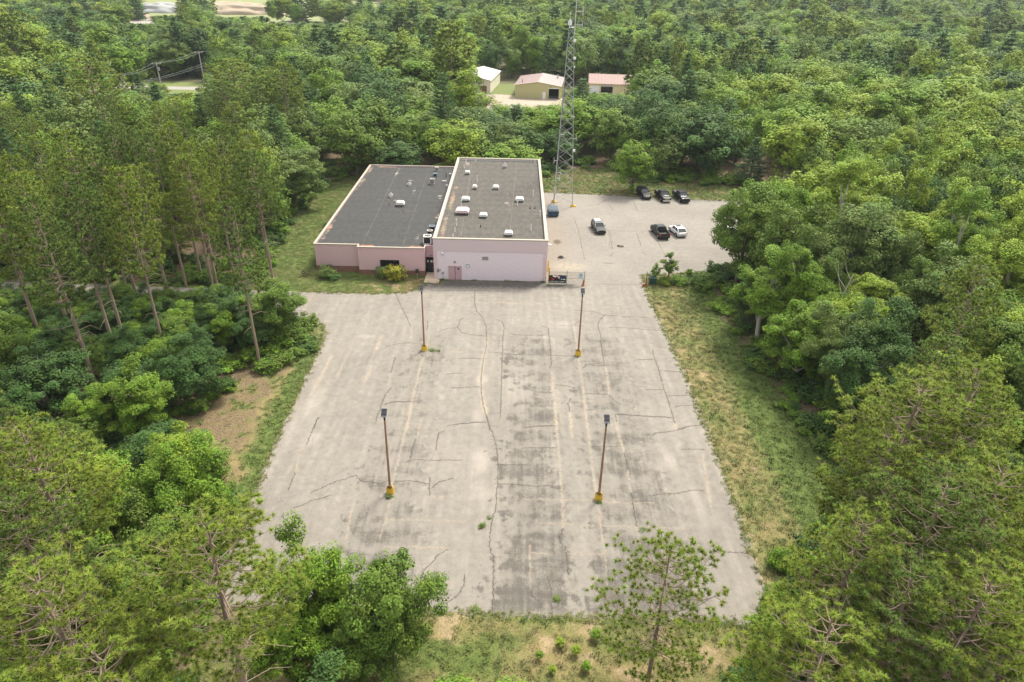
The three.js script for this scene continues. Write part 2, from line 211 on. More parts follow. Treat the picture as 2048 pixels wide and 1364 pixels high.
const SANDY = [
  ['A', [[918, 430], [920, 500], [925, 570]], 0.14], ['A', [[1030, 700], [1000, 800], [970, 930], [945, 1030], [920, 1110], [905, 1220], [890, 1310], [875, 1364]], 0.2], ['A', [[1090, 470], [1075, 540], [1060, 600]], 0.14], ['A', [[725, 850], [725, 920], [715, 960]], 0.12], ['A', [[1600, 520], [1600, 620], [1575, 740], [1555, 900], [1555, 980], [1565, 1080], [1590, 1200]], 0.3], ['A', [[1755, 430], [1752, 490]], 0.16], ['A', [[1120, 190], [1500, 200], [1910, 205]], 0.14],
  ['A', [[375, 625], [330, 690], [250, 880]], 0.16], ['A', [[650, 500], [600, 640]], 0.3], ['A', [[200, 680], [100, 880], [0, 1050]], 0.3], ['A', [[560, 780], [500, 920]], 0.22], ['A', [[1280, 652], [1400, 655]], 0.2],
  ['B', [[470, 830], [480, 950], [495, 1100], [510, 1250], [518, 1364]], 0.22], ['B', [[670, 380], [675, 470], [700, 600], [720, 750], [745, 920], [770, 1080], [785, 1240], [800, 1364]], 0.17], ['B', [[950, 780], [975, 850], [985, 960], [995, 1040]], 0.2], ['B', [[635, 1200], [645, 1290], [650, 1364]], 0.16], ['B', [[1385, 625], [1500, 632]], 0.12], ['B', [[0, 210], [380, 220], [560, 225]], 0.14], ['B', [[920, 245], [1200, 245]], 0.12], ['B', [[650, 1100], [1000, 1105]], 0.1], ['B', [[1060, 1300], [1075, 1364]], 0.2], ['B', [[1470, 920], [1500, 1010]], 0.14], ['B', [[790, 470], [880, 475]], 0.15], ['B', [[1590, 1300], [1605, 1364]], 0.15],
  ['C', [[1130, 0], [1110, 100], [1080, 220], [1050, 350], [1020, 480], [1000, 530]], 0.14], ['C', [[995, 610], [970, 720], [940, 830], [925, 870]], 0.12], ['C', [[1190, 110], [1170, 200], [1155, 240]], 0.12], ['C', [[1570, 0], [1590, 90]], 0.3], ['C', [[1662, 450], [1655, 560], [1645, 680]], 0.12], ['C', [[950, 740], [1250, 745], [1450, 752]], 0.1], ['C', [[950, 910], [1200, 912], [1350, 918]], 0.12], ['C', [[1390, 597], [1200, 600]], 0.1], ['C', [[750, 690], [720, 860]], 0.14], ['C', [[440, 300], [400, 470]], 0.14], ['C', [[1200, 1125], [1360, 1130]], 0.12],
  ['D', [[390, 0], [400, 130], [415, 290], [425, 430], [435, 560], [440, 700], [445, 780]], 0.16], ['D', [[485, 60], [490, 150], [500, 230]], 0.2], ['D', [[575, 0], [585, 130], [605, 260], [620, 380], [635, 500], [650, 570]], 0.15], ['D', [[660, 650], [675, 770], [690, 900], [700, 990]], 0.14], ['D', [[765, 90], [770, 170], [790, 250], [815, 320]], 0.2], ['D', [[835, 420], [855, 560]], 0.14], ['D', [[890, 770], [905, 870]], 0.12], ['D', [[240, 880], [242, 1000], [245, 1150]], 0.14], ['D', [[245, 925], [350, 930]], 0.12], ['D', [[200, 600], [630, 608], [780, 622], [1000, 625]], 0.1], ['D', [[300, 745], [880, 770], [1200, 780]], 0.1], ['D', [[480, 935], [680, 937]], 0.1], ['D', [[1290, 330], [1310, 470], [1340, 650]], 0.16], ['D', [[1130, 180], [1120, 150]], 0.12], ['D', [[740, 600], [770, 625]], 0.12], ['D', [[700, 1000], [715, 1140]], 0.1],
  ['E', [[390, 420], [440, 600], [480, 780]], 0.12], ['E', [[1140, 640], [1200, 760]], 0.1], ['E', [[680, 540], [700, 700]], 0.1],
];
function asphaltMap(x0, z0, x1, z1, W, H, tone) {
  const sx = W / (x1 - x0), sz = H / (z1 - z0), P = (p) => [(p.x - x0) * sx, (p.z - z0) * sz], r = rng(31);
  return canvasTexture(W, H, (c) => {
    paint(c, W, H, (i, j) => {
      const X = x0 + i / sx, Z = z0 + j / sz;
      return tone(X, Z, i, j);
    });
    const line = (pts, w, style, wobble = 0.04, broken = 0) => {       // an uneven line: many short strokes whose width wanders
      for (let k = 0; k < pts.length - 1; k++) {
        const a = pts[k], b = pts[k + 1], n = Math.max(2, Math.ceil(a.distanceTo(b) / 0.12)); let last = null;
        for (let s = 0; s <= n; s++) {
          const q = a.clone().lerp(b, s / n); q.x += noise(q.x * 2.1, q.z * 2.1) * wobble * 2 + (r() - 0.5) * wobble; q.z += noiseB(q.x * 2.1, q.z * 2.1) * wobble * 2 + (r() - 0.5) * wobble;
          const [u, v] = P(q);
          if (last && r() >= broken) { c.strokeStyle = style(); c.lineWidth = Math.max(0.7, w * (0.55 + r() * 0.9) * sx); c.beginPath(); c.moveTo(...last); c.lineTo(u, v); c.stroke(); }
          last = [u, v];
        }
      }
    };
    c.lineCap = 'round';
    for (const [z, l, w] of SANDY) { const t = trace(z, l); line(t, w * 1.9, () => `rgba(${134 + r() * 20 | 0},${124 + r() * 18 | 0},${108 + r() * 20 | 0},${0.05 + r() * 0.09})`, 0.05, 0.1); line(t, w * 0.75, () => `rgba(${134 + r() * 20 | 0},${124 + r() * 18 | 0},${108 + r() * 20 | 0},${0.17 + r() * 0.4})`, 0.035, 0.12); line(t, 0.035, () => `rgba(92,78,62,${0.2 + r() * 0.5})`, 0.03, 0.45); }
    for (const [z, l] of DARK) { const t = trace(z, l); line(t, 0.20, () => `rgba(70,66,62,${0.05 + r() * 0.09})`, 0.05, 0.2); line(t, 0.052, () => `rgba(${46 + r() * 20 | 0},${40 + r() * 16 | 0},${34 + r() * 14 | 0},${0.45 + r() * 0.5})`, 0.03, 0.05); }
    for (const [z, l] of DARK) { const t = trace(z, l); for (let k = 0; k < t.length; k++) if (r() < 0.55) { const p = t[k].clone(), a = r() * 6.3, pts = [p]; let b = a; for (let s = 0; s < 3 + r() * 6; s++) { b += (r() - 0.5) * 0.9; const q = pts.at(-1).clone(); q.x += Math.cos(b) * 0.35; q.z += Math.sin(b) * 0.35; pts.push(q); } line(pts, 0.02, () => `rgba(58,52,46,${0.2 + r() * 0.35})`, 0.03, 0.12); } }
    // tyre scuffs in wide arcs
    for (const [X, Z, R, a0, a1] of [[2, -64, 7.5, 0.1, 1.5], [2.5, -64, 9.2, 0.1, 1.6], [-4, -66, 8.5, 0.2, 1.9], [8, -66, 6, 0.3, 1.2], [12, -100, 6, 2, 4], [16, -104, 8, 1, 3]]) { const [u, v] = P({ x: X, z: Z }); c.strokeStyle = 'rgba(96,90,86,0.16)'; c.lineWidth = 0.13 * sx; c.beginPath(); c.arc(u, v, R * sx, a0, a1); c.stroke(); }
  });
}
const blotches = (() => {   // worn patches where the seal coat has gone, roughly stall by stall
  const r = rng(77), L = []; for (let k = 0; k < 170; k++) { const lane = [-12.2, -7.4, -1.2, 3.2, 8.9, 12.6, 14.5, -15.5][k % 8], x = lane + (r() - 0.5) * 4, z = -34 - r() * r() * 46; L.push([x, z, 0.6 + r() * 1.3, 0.5 + r() * 0.9, 0.35 + r() * 0.65]); }
  return L;
})();
const wearGrid = (() => { const n = 512, a = new Float32Array(n * n), X0 = -24, Z0 = -92, S = 64 / n; for (const [x, z, w, h, k] of blotches) for (let j = 0; j < n; j++) { const dz = Math.abs(Z0 + j * S - z) / h; if (dz > 1.4) continue; for (let i = 0; i < n; i++) { const dx = Math.abs(X0 + i * S - x) / w; if (dx < 1.4) a[j * n + i] = Math.max(a[j * n + i], k * smooth(1.4, 0.4, Math.max(dx, dz) * 0.7 + (dx + dz) * 0.25)); } } return (x, z) => { const i = (x - X0) / S | 0, j = (z - Z0) / S | 0; return i >= 0 && j >= 0 && i < n && j < n ? a[j * n + i] : 0; }; })();
const PALE = [[-17.5, -72, 1.3, 0.5], [-3.2, -62.8, 0.8, 1.3], [-3.2, -56, 0.7, 2.2], [-2.6, -49.4, 1.1, 2.0], [-2.2, -45, 1.0, 1.1], [6.3, -76, 1.3, 1.2], [-18.5, -52, 0.7, 1.2], [3.4, -72.4, 1.8, 0.6], [0.6, -62, 1.6, 5], [-20, -58, 0.8, 3], [14.6, -50, 0.7, 2], [16, -44, 0.5, 3]];
const broad = kept((x, z) => fbm(x * 0.08, z * 0.08, 3), -26, -134, 50, -30, 0.4), near2 = (x, z, a, b, w, h) => { const p = (x - a) / w, q = (z - b) / h; return Math.sqrt(p * p + q * q); };
const laneWear = (X) => 0.95 * smooth(3.6, 1.8, Math.abs(X + 9.6)) * 0.8 + smooth(3.4, 1.8, Math.abs(X - 2.2)) + smooth(4.6, 2.6, Math.abs(X - 10.2)) * 0.85 + 0.25 * smooth(2.5, 1.2, Math.abs(X + 15.6));
const lotTone = (X, Z, i, j) => {
  const g = grainField(i, j), f = fineField(i, j), f2 = fineField(j * 3 + 9, i + 77), m = midField(i >> 1, j >> 1), m4 = midField((i >> 2) + 60, (j >> 2) + 200), big = broad(X, Z);
  const along = midField((X * 14) | 0, (Z * 0.9 + 300) | 0), across = midField((X * 1.6 + 200) | 0, (Z * 16) | 0), streak = midField((X * 26) | 0, (Z * 1.7) | 0);
  let v = 0.166 + big * 0.018 + m * 0.020 + m4 * 0.020 + f * 0.016 + g * 0.028 + along * 0.020 + across * 0.006;
  // the coat has worn off stall by stall: speckled, darker in the stalls than in the aisles
  const stall = 0.5 + 0.5 * Math.sin(Z * 2.33 + 0.8 * noise(X * 0.2, Z * 0.1)), wear = clamp(laneWear(X + m * 0.6 + m4 * 1.8 + big * 1.5) * smooth(-78, -71, Z) * (0.42 + 0.55 * m4 + 0.30 * big + 0.22 * stall + 0.35 * wearGrid(X + m * 0.4, Z + f * 0.1)) + smooth(-43, -34, Z) * 0.22 + (m4 > 0.3 ? 0.05 : 0)) * smooth(20.2, 18.2, Math.abs(X + 1.3));
  const front = smooth(-85.6, -87.2, Z + m * 0.5) * smooth(-12.5, -11, X) * smooth(9.5, 8, X);
  const sp = smooth(0.10, 0.42, f * 0.55 + g * 0.34 + streak * 0.28 + across * 0.2 + wear * 0.95 - 0.43) * clamp(wear * 1.9), sf = smooth(0.05, 0.5, f * 0.6 + g * 0.35 + front - 0.35) * front * 0.6;
  v *= 1 - sp * 0.60 - sf;
  let pale = 0; for (const [x, z, w, h] of PALE) if (Math.abs(X - x) < w * 1.8 && Math.abs(Z - z) < h * 1.8) pale = Math.max(pale, smooth(1.25, 0.3, near2(X, Z, x, z, w, h) + m * 0.35 + f * 0.2));
  const dust = smooth(0.25, 0.7, along * 0.8 + m4 * 0.5 + m * 0.3) * 0.5; v += (pale * 0.045 + dust * 0.022) * (1 - sp);
  const edge = smooth(0.9, 0.0, lotDist(X, Z) + m * 0.5) * 0.6 * smooth(-0.1, 0.4, f2 + 0.25), c = [v * 1.095, v * 0.985, v * 0.855];
  return [lerp(c[0], 0.22, edge * 0.7), lerp(c[1], 0.185, edge * 0.7), lerp(c[2], 0.135, edge * 0.7)];
};
const yardTone = (X, Z, i, j) => {
  const g = grainField(i, j), f = fineField(i * 2, j * 2), m = midField(i >> 1, j >> 1), s = midField((X * 6) | 0, (Z * 26) | 0), big = broad(X, Z);
  let v = 0.170 + big * 0.022 + m * 0.024 + f * 0.024 + g * 0.028 + s * 0.018;
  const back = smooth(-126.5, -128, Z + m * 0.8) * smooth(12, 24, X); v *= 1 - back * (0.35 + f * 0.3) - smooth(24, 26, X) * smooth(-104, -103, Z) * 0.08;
  const dirt = smooth(11.5, 5.0, X + m * 2.2 + f * 0.6) * smooth(-88.5, -91, Z) * smooth(-122, -116, Z), sand = smooth(1.1, 0.3, near2(X, Z, 8.2, -94.5, 3.6, 2.4) + m * 0.3), hole = Math.max(smooth(1, 0.5, near2(X, Z, 6.9, -104.5, 0.8, 1.3) + f * 0.4), smooth(1, 0.6, near2(X, Z, 7.2, -97.9, 0.75, 0.5) + f * 0.5), smooth(1, 0.6, near2(X, Z, 14.2, -96.1, 1.3, 0.35) + f * 0.8) * 0.5);
  let c = [v * 1.09, v * 0.985, v * 0.86]; const k = dirt * smooth(-0.4, 0.4, f + m + g * 0.3) * 0.75;
  c = [lerp(c[0], 0.19, k), lerp(c[1], 0.145, k), lerp(c[2], 0.10, k)]; const t = sand * smooth(-0.6, 0.2, f + m); c = [lerp(c[0], 0.27, t), lerp(c[1], 0.23, t), lerp(c[2], 0.175, t)];
  return [lerp(c[0], 0.09, hole), lerp(c[1], 0.065, hole), lerp(c[2], 0.045, hole)];
};
const lotRect = [-24.5, -89.2, 20.5, -31.5], yardRect = [4.4, -131.5, 47, -88];
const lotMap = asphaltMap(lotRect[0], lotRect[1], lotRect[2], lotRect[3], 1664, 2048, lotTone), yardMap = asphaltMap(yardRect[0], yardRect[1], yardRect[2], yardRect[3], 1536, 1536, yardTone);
const grit = canvasTexture(512, 512, (x, w, h) => paint(x, w, h, (i, j) => { const v = 0.4 + fineField(i, j) * 0.25 + grainField(i, j) * 0.3; return [v, v, v]; }), false);
const gritBy = (k) => { const t = grit.clone(); t.repeat.set(k, k); t.needsUpdate = true; return t; };
const lotMat = new THREE.MeshStandardMaterial({ map: lotMap, roughness: 0.95, bumpMap: gritBy(14), bumpScale: 0.006 });
const yardMat = new THREE.MeshStandardMaterial({ map: yardMap, roughness: 0.95, bumpMap: gritBy(14), bumpScale: 0.006 });
const worn = (poly, seed) => { const out = []; for (let i = 0; i < poly.length; i++) { const [ax, az] = poly[i], [bx, bz] = poly[(i + 1) % poly.length], d = Math.hypot(bx - ax, bz - az), n = Math.max(1, Math.round(d / 0.5)); for (let s = 0; s < n; s++) { const t = s / n, x = lerp(ax, bx, t), z = lerp(az, bz, t), k = 0.24 * noise(x * 0.5 + seed, z * 0.5) + 0.11 * noise(x * 3.1, z * 3.1 + seed), nx = -(bz - az) / d, nz = (bx - ax) / d, q = s ? 1 : 0.3; out.push([x + nx * k * q, z + nz * k * q]); } } return out; };
{
  const i = LOT.findIndex(([, z]) => z === -88.2);
  const front = [...LOT.slice(0, i + 1), [4.55, -88.5], [4.55, -88.9], ...LOT.slice(i + 10)];
  const lotPoly = worn(front.filter(([x]) => x > -60 || true), 3).map(([x, z]) => [x, Math.max(z, x > 4.5 ? -88.36 : -999)]);
  tag(sheet('parking_lot', lotPoly, 0.004, lotMat, lotRect), 'cracked grey asphalt parking lot with worn patches and sandy seams', 'parking lot', null, 'structure');
  const yard = worn([[4.6, -88.0], [18.4, -88.0], ...LOT.slice(i + 1, i + 9)], 9);
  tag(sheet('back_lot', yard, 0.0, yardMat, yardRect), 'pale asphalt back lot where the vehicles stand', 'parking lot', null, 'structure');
}
// ---------------------------------------------------------------- the pink building: a tall block and a low wing
const tile = (t, a, b) => { const c = t.clone(); c.repeat.set(a, b); c.needsUpdate = true; return c; };
const blockMap = canvasTexture(512, 512, (x, w, h) => {        // painted concrete block, 1.6 m x 1.6 m
  paint(x, w, h, (i, j) => { const v = 1 + midField(i, j) * 0.03 + fineField(i, j) * 0.02 + grainField(i, j) * 0.012; return [0.72 * v, 0.625 * v, 0.67 * v]; });
  for (let r = 0; r < 8; r++) { x.fillStyle = `rgba(190,170,190,0.10)`; for (let k = 0; k < 5; k++) if ((r * 7 + k * 3) % 4 === 0) x.fillRect(k * 128 + (r % 2 ? 64 : 0) - 64, r * 64, 128, 64); x.fillStyle = 'rgba(150,128,150,0.8)'; x.fillRect(0, r * 64, w, 3); for (let k = 0; k < 5; k++) x.fillRect(k * 128 + (r % 2 ? 64 : 0) - 1, r * 64, 3, 64); }
});
const brickMap = canvasTexture(512, 512, (x, w, h) => {        // 1.6 m x 0.8 m of brick
  paint(x, w, h, (i, j) => { const v = 1 + grainField(i, j) * 0.1; return [0.30 * v, 0.24 * v, 0.19 * v]; }); const r = rng(4);
  for (let k = 0; k < 12; k++) for (let q = -1; q < 8; q++) { const d = r() * 30; x.fillStyle = `rgb(${108 + d | 0},${72 + d * 0.7 | 0},${58 + d * 0.6 | 0})`; x.fillRect(q * 64 + (k % 2 ? 32 : 0) + 2, k * 42.67 + 2, 60, 38); }
});
const pinkMap = canvasTexture(512, 512, (x, w, h) => paint(x, w, h, (i, j) => { const s = midField(i * 2, j >> 3), v = 1 + s * 0.05 + fineField(i, j) * 0.03 + grainField(i, j) * 0.02, rust = smooth(0.52, 0.8, midField(i, j >> 1) + fineField(i, j) * 0.2) * 0.3; return [lerp(0.60, 0.42, rust) * v, lerp(0.41, 0.26, rust) * v, lerp(0.43, 0.22, rust) * v]; }));
const roofMap = (x0, z0, x1, z1, seams, cool, extra) => canvasTexture(1024, 2048, (c, w, h) => {
  const sx = w / (x1 - x0), sz = h / (z1 - z0), r = rng(x0 * 10 | 0);
  paint(c, w, h, (i, j) => {
    const X = i / sx, Z = j / sz, m = midField(i, j >> 1), m2 = midField(i >> 2, j >> 3), f = fineField(i * 2, j), g = grainField(i, j), roll = Math.floor(Z / 0.95), fold = (Z / 0.95) % 1 < 0.05 ? -0.28 : 0, v = 1 + m * 0.2 + m2 * 0.34 + f * 0.2 + g * 0.18 + fold + ((roll * 37) % 11 - 5) * 0.018;
    let q = cool ? [0.028, 0.0275, 0.0275] : [0.060, 0.053, 0.045]; return q.map((k) => k * v);
  });
  c.lineCap = 'butt';
  for (const [a, b, d, e, wd, al] of seams) { const n = 60; for (let k = 0; k < n; k++) { const t = k / n, t2 = (k + 1) / n; c.strokeStyle = `rgba(150,146,140,${al * (0.5 + r())})`; c.lineWidth = wd * sx; c.beginPath(); c.moveTo((lerp(a, d, t) - x0) * sx, (lerp(b, e, t) - z0) * sz); c.lineTo((lerp(a, d, t2) - x0) * sx, (lerp(b, e, t2) - z0) * sz); c.stroke(); } }
  // gravelly and rusty deposits along the edges, with outlines of their own
  for (const [X, Z, w2, h2, n, col] of extra) for (let k = 0; k < n; k++) { const u = (X + (r() + r() - 1) * w2 - x0) * sx, v = (Z + (r() + r() - 1) * h2 - z0) * sz, q = 0.05 + r() * r() * 0.4; c.fillStyle = `rgba(${col[0] + r() * 30 | 0},${col[1] + r() * 26 | 0},${col[2] + r() * 22 | 0},${0.15 + r() * 0.5})`; c.beginPath(); c.ellipse(u, v, q * sx, q * sz * (0.5 + r()), r() * 3, 0, 7); c.fill(); }
});
const BX0 = -11.05, BX1 = 4.55, BZ0 = -88.9, BZ1 = -131.9, BH = 6.15, LX0 = -28.1, LX1 = -12.5, LZ0 = -90.95, LZR = -90.1, LXR = -21.85, LZ1 = -132.7, LH = 4.2;
const M = {
  block: new THREE.MeshStandardMaterial({ map: tile(blockMap, 1 / 1.6, 1 / 1.6), roughness: 0.75, bumpMap: tile(blockMap, 1 / 1.6, 1 / 1.6), bumpScale: 0.008 }),
  siding: new THREE.MeshStandardMaterial({ map: tile(pinkMap, 0.2, 0.2), roughness: 0.6 }),
  band: MAT(0.585, 0.48, 0.50, 0.6), trim: MAT(0.60, 0.455, 0.475, 0.6), coping: new THREE.MeshStandardMaterial({ map: tile(canvasTexture(512, 512, (x, w, h) => paint(x, w, h, (i, j) => { const a = smooth(-0.1, 0.5, midField(i * 2, j * 2) + fineField(i, j) * 0.5); return [lerp(0.42, 0.17, a), lerp(0.375, 0.14, a), lerp(0.32, 0.11, a)]; })), 0.4, 0.4), roughness: 0.7 }),
  brick: new THREE.MeshStandardMaterial({ map: tile(brickMap, 1 / 1.6, 1 / 0.8), roughness: 0.9, bumpMap: tile(brickMap, 1 / 1.6, 1 / 0.8), bumpScale: 0.01 }),
  door: MAT(0.50, 0.32, 0.35, 0.55), dark: MAT(0.012, 0.012, 0.014, 0.5), glass: new THREE.MeshPhysicalMaterial({ color: lin(0.015, 0.018, 0.02), roughness: 0.08, specularIntensity: 1 }), grey: MAT(0.32, 0.30, 0.29, 0.6), white: MAT(0.74, 0.73, 0.70, 0.5), galv: MAT(0.45, 0.46, 0.47, 0.45, { metalness: 0.5 }), pale: MAT(0.55, 0.53, 0.50, 0.6), concrete: MAT(0.50, 0.40, 0.29, 0.9), black: MAT(0.02, 0.02, 0.022, 0.6), steel: MAT(0.2, 0.2, 0.2, 0.5), yellow: MAT(0.66, 0.40, 0.02, 0.6), rust: MAT(0.20, 0.085, 0.04, 0.8), orange: MAT(0.36, 0.12, 0.045, 0.7), blueAC: MAT(0.16, 0.24, 0.30, 0.5), tan: MAT(0.42, 0.37, 0.33, 0.6), pinkHood: MAT(0.60, 0.46, 0.46, 0.6), paper: MAT(0.65, 0.66, 0.64, 0.8),
};
const bld = thing('commercial_building', 'flat-roofed pink building with a tall block wing and a low siding wing', 'building', [0, 0, 0]);
const ribs = (g, x0, x1, y0, y1, z, pitch, depth) => { g.box((x0 + x1) / 2, (y0 + y1) / 2, z - 0.1, x1 - x0, y1 - y0, 0.2); for (let x = x0 + pitch / 2; x < x1; x += pitch) g.box(x, (y0 + y1) / 2, z + depth / 2, pitch * 0.32, y1 - y0, depth); };
const ribsX = (g, z0, z1, y0, y1, x, pitch, depth, side) => { g.box(x - side * 0.1, (y0 + y1) / 2, (z0 + z1) / 2, 0.2, y1 - y0, Math.abs(z1 - z0)); for (let z = Math.min(z0, z1) + pitch / 2; z < Math.max(z0, z1); z += pitch) g.box(x + side * depth / 2, (y0 + y1) / 2, z, depth, y1 - y0, pitch * 0.32); };
{ // tall block
  const midz = (BZ0 + BZ1) / 2, dz = BZ0 - BZ1;
  const wall = partOf('wall', bld, M.block, (g) => { // front wall in pieces round the double door
    const z = BZ0 - 0.1; g.box((BX0 + -9.12) / 2, 2.15, z, -9.12 - BX0, 4.3, 0.2); g.box((-7.22 + BX1) / 2, 2.15, z, BX1 + 7.22, 4.3, 0.2); g.box(-8.17, 3.23, z, 1.9, 2.14, 0.2);
    g.box(BX1 - 0.1, 2.15, midz - 0.1, 0.2, 4.3, dz - 0.2); g.box(BX0 + 0.1, 2.15, midz - 0.1, 0.2, 4.3, dz - 0.2); g.box((BX0 + BX1) / 2, 2.15, BZ1 + 0.1, BX1 - BX0 - 0.4, 4.3, 0.2);
  }); tag(wall, 'pale pink painted block wall');
  tag(partOf('upper_band', bld, M.band, (g) => { ribs(g, BX0 - 0.04, BX1 + 0.04, 4.3, 5.98, BZ0 + 0.06, 0.305, 0.025); ribsX(g, BZ0 - 0.14, BZ1, 4.3, 5.98, BX1 + 0.06, 0.305, 0.025, 1); ribsX(g, BZ0 - 0.14, BZ1, 4.3, 5.98, BX0 - 0.06, 0.305, 0.025, -1); g.box((BX0 + BX1) / 2, 5.14, BZ1 - 0.02, BX1 - BX0, 1.68, 0.2); }), 'ribbed mauve metal band round the top of the tall wing');
  partOf('corner_trim', bld, M.trim, (g) => { g.box(BX0 + 0.2, 2.145, BZ0 + 0.035, 0.5, 4.29, 0.07); }); partOf('corner_trim', bld, M.trim, (g) => { g.box(BX1 - 0.2, 2.145, BZ0 + 0.035, 0.5, 4.29, 0.07); });
  for (const [a, b, c, d, e, f] of [[(BX0 + BX1) / 2, BZ0 - 0.12, BX1 - BX0 + 0.3, 0.38, 0, 0], [(BX0 + BX1) / 2, BZ1 + 0.1, BX1 - BX0 + 0.3, 0.42, 0, 0], [BX0 + 0.12, midz, 0.40, dz - 0.40, 0, 0], [BX1 - 0.1, midz, 0.42, dz - 0.44, 0, 0]]) partOf('coping', bld, M.coping, (g) => g.box(a, 6.07, b, c, 0.17, d));
  const rm = roofMap(BX0, BZ1, BX1, BZ0, [[-8.4, -131, -7.5, -91, 0.07, 0.30], [0.3, -131, -0.6, -91, 0.07, 0.30], [-8, -127.7, -10, -127.7, 0.05, 0.2], [-8, -119, 3.6, -120.5, 0.05, 0.2], [-7.6, -95, -4, -95, 0.05, 0.25], [-10, -104, -8, -104, 0.05, 0.2], [3.2, -101, 4.2, -101, 0.05, 0.25]], false,
    [[-10.3, -95, 0.35, 6, 150, [106, 92, 76]], [-10.2, -108, 0.35, 8, 150, [112, 92, 72]], [-10.1, -126, 0.4, 5, 110, [52, 46, 40]], [-9.2, -129.4, 0.7, 1.2, 40, [120, 112, 102]], [-1.2, -100, 0.4, 14, 34, [60, 54, 50]], [-1.0, -106, 0.5, 9, 10, [160, 150, 138]]]);
  const roof = mesh('roof', (() => { const g = new Geo(), y = 5.72; g.quad(V(BX0 + 0.2, y, BZ0 - 0.2), V(BX1 - 0.2, y, BZ0 - 0.2), V(BX1 - 0.2, y, BZ1 + 0.2), V(BX0 + 0.2, y, BZ1 + 0.2), [1, 1, 1], [[0, 1], [1, 1], [1, 0], [0, 0]]); return g.build(); })(), new THREE.MeshStandardMaterial({ map: rm, roughness: 0.88, bumpMap: rm, bumpScale: 0.02 }), bld);
  tag(roof, 'dark grey flat roof with vents behind a pale parapet');
  partOf('parapet', bld, M.pale, (g) => { g.box((BX0 + BX1) / 2, 5.85, BZ0 - 0.24, BX1 - BX0 - 0.4, 0.27, 0.06); g.box((BX0 + BX1) / 2, 5.85, BZ1 + 0.25, BX1 - BX0 - 0.4, 0.27, 0.06); g.box(BX0 + 0.3, 5.85, midz, 0.06, 0.27, dz - 0.7); g.box(BX1 - 0.27, 5.85, midz, 0.06, 0.27, dz - 0.7); });
  // roof fittings, read off the survey picture
  const rp = (a, b) => at(880 + a * 220 / 1667, 310 + b * 180 / 1364, 5.72);
  const hood = (p, w, h, m, name = 'vent_hood') => partOf(name, roof, m, (g) => {   // curb, throat and a hood with sloped shoulders
    const d = w * 0.82, y = 5.72; g.box(p.x, y + h * 0.22, p.z - d / 2, w * 0.66, h * 0.44, d * 0.66, 0, [0.28, 0.28, 0.28]);
    const s = new THREE.Shape(); s.moveTo(-w / 2, 0); s.lineTo(w / 2, 0); s.lineTo(w / 2, h * 0.22); s.lineTo(w * 0.36, h * 0.55); s.lineTo(-w * 0.36, h * 0.55); s.lineTo(-w / 2, h * 0.22);
    const e = new THREE.ExtrudeGeometry(s, { depth: d, bevelEnabled: true, bevelSize: 0.03, bevelThickness: 0.05, bevelSegments: 1 }); g.add(e, new THREE.Matrix4().makeTranslation(p.x, y + h * 0.44, p.z - d));
  });
  M.hoodWhite = new THREE.MeshStandardMaterial({ color: lin(0.66, 0.65, 0.62), roughness: 0.5, vertexColors: true }); M.hoodPink = new THREE.MeshStandardMaterial({ color: lin(0.62, 0.48, 0.48), roughness: 0.6, vertexColors: true });
  for (const [a, b, w] of [[415, 300, 0.8], [525, 522, 0.72], [845, 528, 0.95], [385, 712, 1.25], [1205, 716, 1.25], [655, 960, 1.1], [1040, 1236, 1.1]]) hood(rp(a, b), w, 0.62, M.hoodWhite);
  hood(rp(335, 912), 1.95, 0.75, M.hoodPink);
  partOf('mushroom_vent', roof, M.hoodWhite, (g) => { const p = rp(978, 196); g.cyl(p.x, 5.72, p.z, 0.28, 0.28, 0.4, 12, [0.4, 0.4, 0.4]); g.tube([V(p.x, 6.05, p.z), V(p.x, 6.2, p.z), V(p.x, 6.5, p.z), V(p.x, 6.72, p.z)], [0.4, 0.42, 0.3, 0.14], 14); });
  for (const [a, b, h, cap, dk] of [[563, 398, 0.85, 1, 0], [1410, 628, 0.95, 1, 0], [322, 770, 0.75, 2, 0], [1173, 765, 0.65, 2, 0], [1516, 938, 0.85, 2, 0], [1378, 1146, 0.95, 0, 0], [250, 1072, 0.85, 2, 0], [226, 1162, 0.75, 0, 0], [197, 1240, 0.5, 0, 0], [393, 128, 0.6, 2, 0], [370, 202, 0.5, 2, 0], [541, 105, 0.6, 0, 0], [1437, 112, 0.5, 0, 0], [1362, 815, 0.3, 0, 1], [1438, 815, 0.3, 0, 1], [616, 1090, 0.32, 0, 1]])
    partOf('vent_pipe', roof, dk ? M.black : M.white, (g) => { const p = rp(a, b); g.cyl(p.x, 5.72, p.z, 0.10, 0.08, 0.16, 10).cyl(p.x, 5.72, p.z, 0.065, 0.065, h, 10); if (cap) { g.cyl(p.x, 5.72 + h, p.z, cap > 1 ? 0.15 : 0.1, cap > 1 ? 0.15 : 0.1, 0.13, 10); if (cap > 1) g.cyl(p.x, 5.85 + h, p.z, 0.15, 0.03, 0.08, 10); } });
  // front door and fittings of the block wall
  const dd = partOf('double_door', bld, M.door, (g) => { g.box(-8.64, 1.02, BZ0 - 0.06, 0.86, 2.02, 0.06); g.box(-7.70, 1.02, BZ0 - 0.06, 0.86, 2.02, 0.06); }); tag(dd, 'dusty pink double door');
  partOf('door_frame', dd, M.trim, (g) => { g.box(-9.09, 1.05, BZ0 + 0.01, 0.07, 2.1, 0.14); g.box(-7.25, 1.05, BZ0 + 0.01, 0.07, 2.1, 0.14); g.box(-8.17, 2.12, BZ0 + 0.012, 1.92, 0.09, 0.16); });
